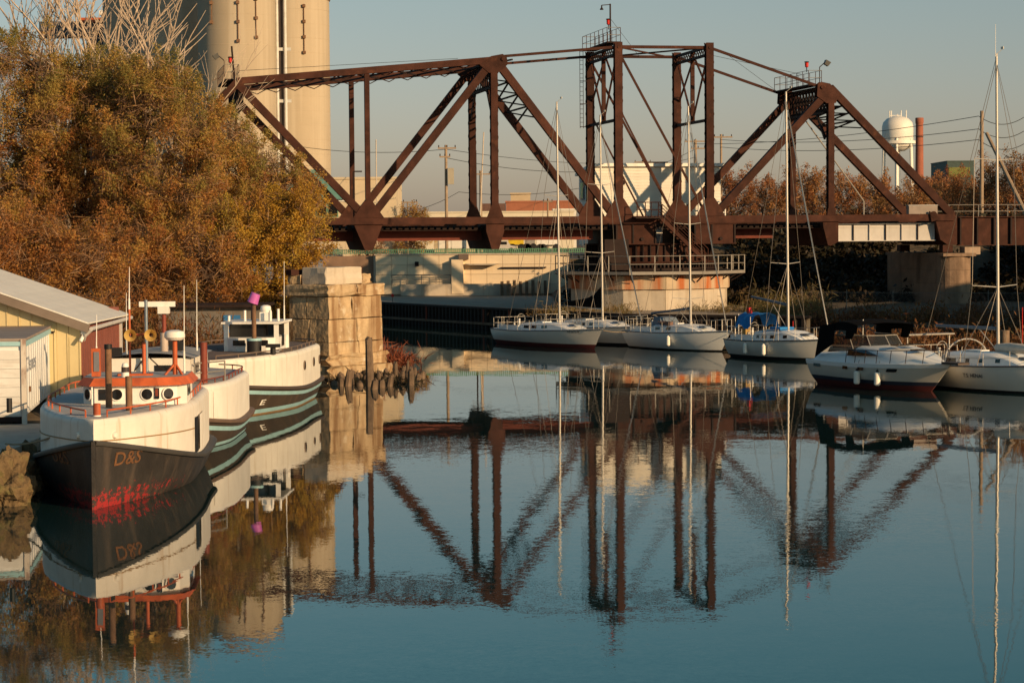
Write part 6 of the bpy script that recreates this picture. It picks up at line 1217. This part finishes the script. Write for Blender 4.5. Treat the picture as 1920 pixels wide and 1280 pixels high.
# water tower and chimney
wtx, wtz = survey(1683, 250, 800); k_ = 800 / FPX
wt = thing('water_tower', 'white water tower with a rounded tank on thin legs', 'water tower', (wtx, 800, Gb)); tz = wtz - Gb; wtm = mat('white tank paint', (.78, .74, .66), .5, 0, .03, .3)
b_ = MB(); r_ = 29 * k_; b_.lathe((0, 0, tz), [(0, -46 * k_ * .75), (r_ * .45, -33 * k_), (r_ * .8, -28 * k_), (r_, -20 * k_), (r_, 12 * k_), (r_ * .93, 20 * k_), (r_ * .7, 27 * k_), (r_ * .35, 31 * k_), (0, 32 * k_)], 40); b_.build('tank', wtm, wt, sharp=80)
b_ = MB(); b_.lathe((0, 0, tz - 20 * k_), [(r_, 0), (r_ + .9, 0), (r_ + .9, 1.0), (r_ + .85, 1.0), (r_ + .85, .2), (r_, .2)], 40); b_.build('balcony', wtm, wt)
for k in range(6): a = 2 * math.pi * k / 6 + .3; tube(wt, 'leg', ((r_ + .8) * math.cos(a), (r_ + .8) * math.sin(a), 0), (r_ * .98 * math.cos(a), r_ * .98 * math.sin(a), tz - 10 * k_), .45, wtm)
tube(wt, 'riser_pipe', (0, 0, 0), (0, 0, tz - 30 * k_), .95, wtm)
for dx, h in ((-2.8, 2.6), (-2.2, 2.6), (1.2, 2.7), (3.0, 2.7), (0, 1.4)): tube(wt, 'roof_antenna', (dx, 0, tz + 26 * k_), (dx, 0, tz + 28 * k_ + h), .18, wtm, n=6)
tube(wt, 'antenna_rail', (-2.8, 0, tz + 33 * k_), (1.2, 0, tz + 33 * k_), .12, wtm, n=6)
cx_, cz_ = survey(1724, 221, 700); k2 = 700 / FPX; chm = thing('brick_chimney', 'tall red brick chimney beside the white water tower', 'chimney', (cx_, 700, Gb)); h = cz_ - Gb
brk = mat('chimney brick', (.30, .10, .060), .85, 0, .12, .5); b_ = MB(); b_.lathe((0, 0, 0), [(8.5 * k2, 0), (6.9 * k2, h - 2), (6.9 * k2, h - 1.9)], 24); b_.build('shaft', brk, chm); b_ = MB(); b_.lathe((0, 0, h - 1.9), [(6.9 * k2, 0), (7.6 * k2, .3), (7.8 * k2, 1.7), (7.0 * k2, 1.9), (6 * k2, 1.9), (6 * k2, 1.0)], 24); b_.build('crown', brk, chm)
for k in range(5): b_ = MB(); zz = h - 6 - k * 6; b_.lathe((0, 0, zz), [(7.0 * k2, 0), (7.12 * k2, 0), (7.12 * k2, .3), (7.0 * k2, .3)], 24); b_.build('iron_band', steel_dark, chm)
# autumn trees behind the bridge on the right
GA = 'autumn trees on the bank behind the bridge'
spots = [(1375, 296, 208, 'rusty autumn tree just right of the control house'), (1440, 318, 200, 'brown tree between the control house and the bridge apex'), (1505, 296, 214, 'orange brown tree under the bridge apex'), (1575, 304, 206, 'sparse red brown tree behind the right truss post'), (1640, 318, 212, 'russet tree below the water tower'), (1700, 312, 204, 'reddish tree beside the water tower legs'), (1755, 306, 212, 'brown orange tree beside the brick chimney'), (1812, 298, 196, 'golden tree in front of the yellow green sign'), (1875, 258, 190, 'tall orange tree behind the grey timber pole'), (1935, 262, 186, 'tall golden tree at the end of the tree row')]
for i, (px, yt, Y, lab) in enumerate(spots):
    x, z = survey(px, yt, Y); h = z - 5.0; rw_ = 2.3 + .3 * (i % 3)
    tree('autumn_tree', lab, (x, Y, 5.0 - 1), [(0, 0, h * .5, rw_, 2, h * .42), (.5, 0, h * .78, rw_ * .7, 1.6, h * .22), (-.6, 0, h * .3, rw_, 2, h * .3)], autumn, 90, 15000, .20, (.40 + .15 * (i % 3), .3), 7, .13, group=GA, sig=.5, droop=.1, twig=(3200, .9, twigm), trunk_h=.3)
x, z = survey(768, 345, 225); tree('autumn_tree', 'small bare reddish tree beside the substation poles', (x, 225, Gb - .5), [(0, 0, 2.8, 2.2, 1.5, 2.4), (.2, 0, 4.0, 1.3, 1, 1.2)], yleaf, 60, 3500, .2, (.4, .3), 6, .1, sig=.4, twig=(2600, .8, twigm))
x, z = survey(690, 455, 205); tree('roadside_shrub', 'small leafless shrub below the bridge deck beside the green fence', (x, 205, Gb - .3), [(0, 0, 1.2, 1.5, 1, 1.0)], autumn, 30, 1800, .16, (.4, .3), 4, .05, cat='shrub', sig=.3, twig=(900, .5, twigm))
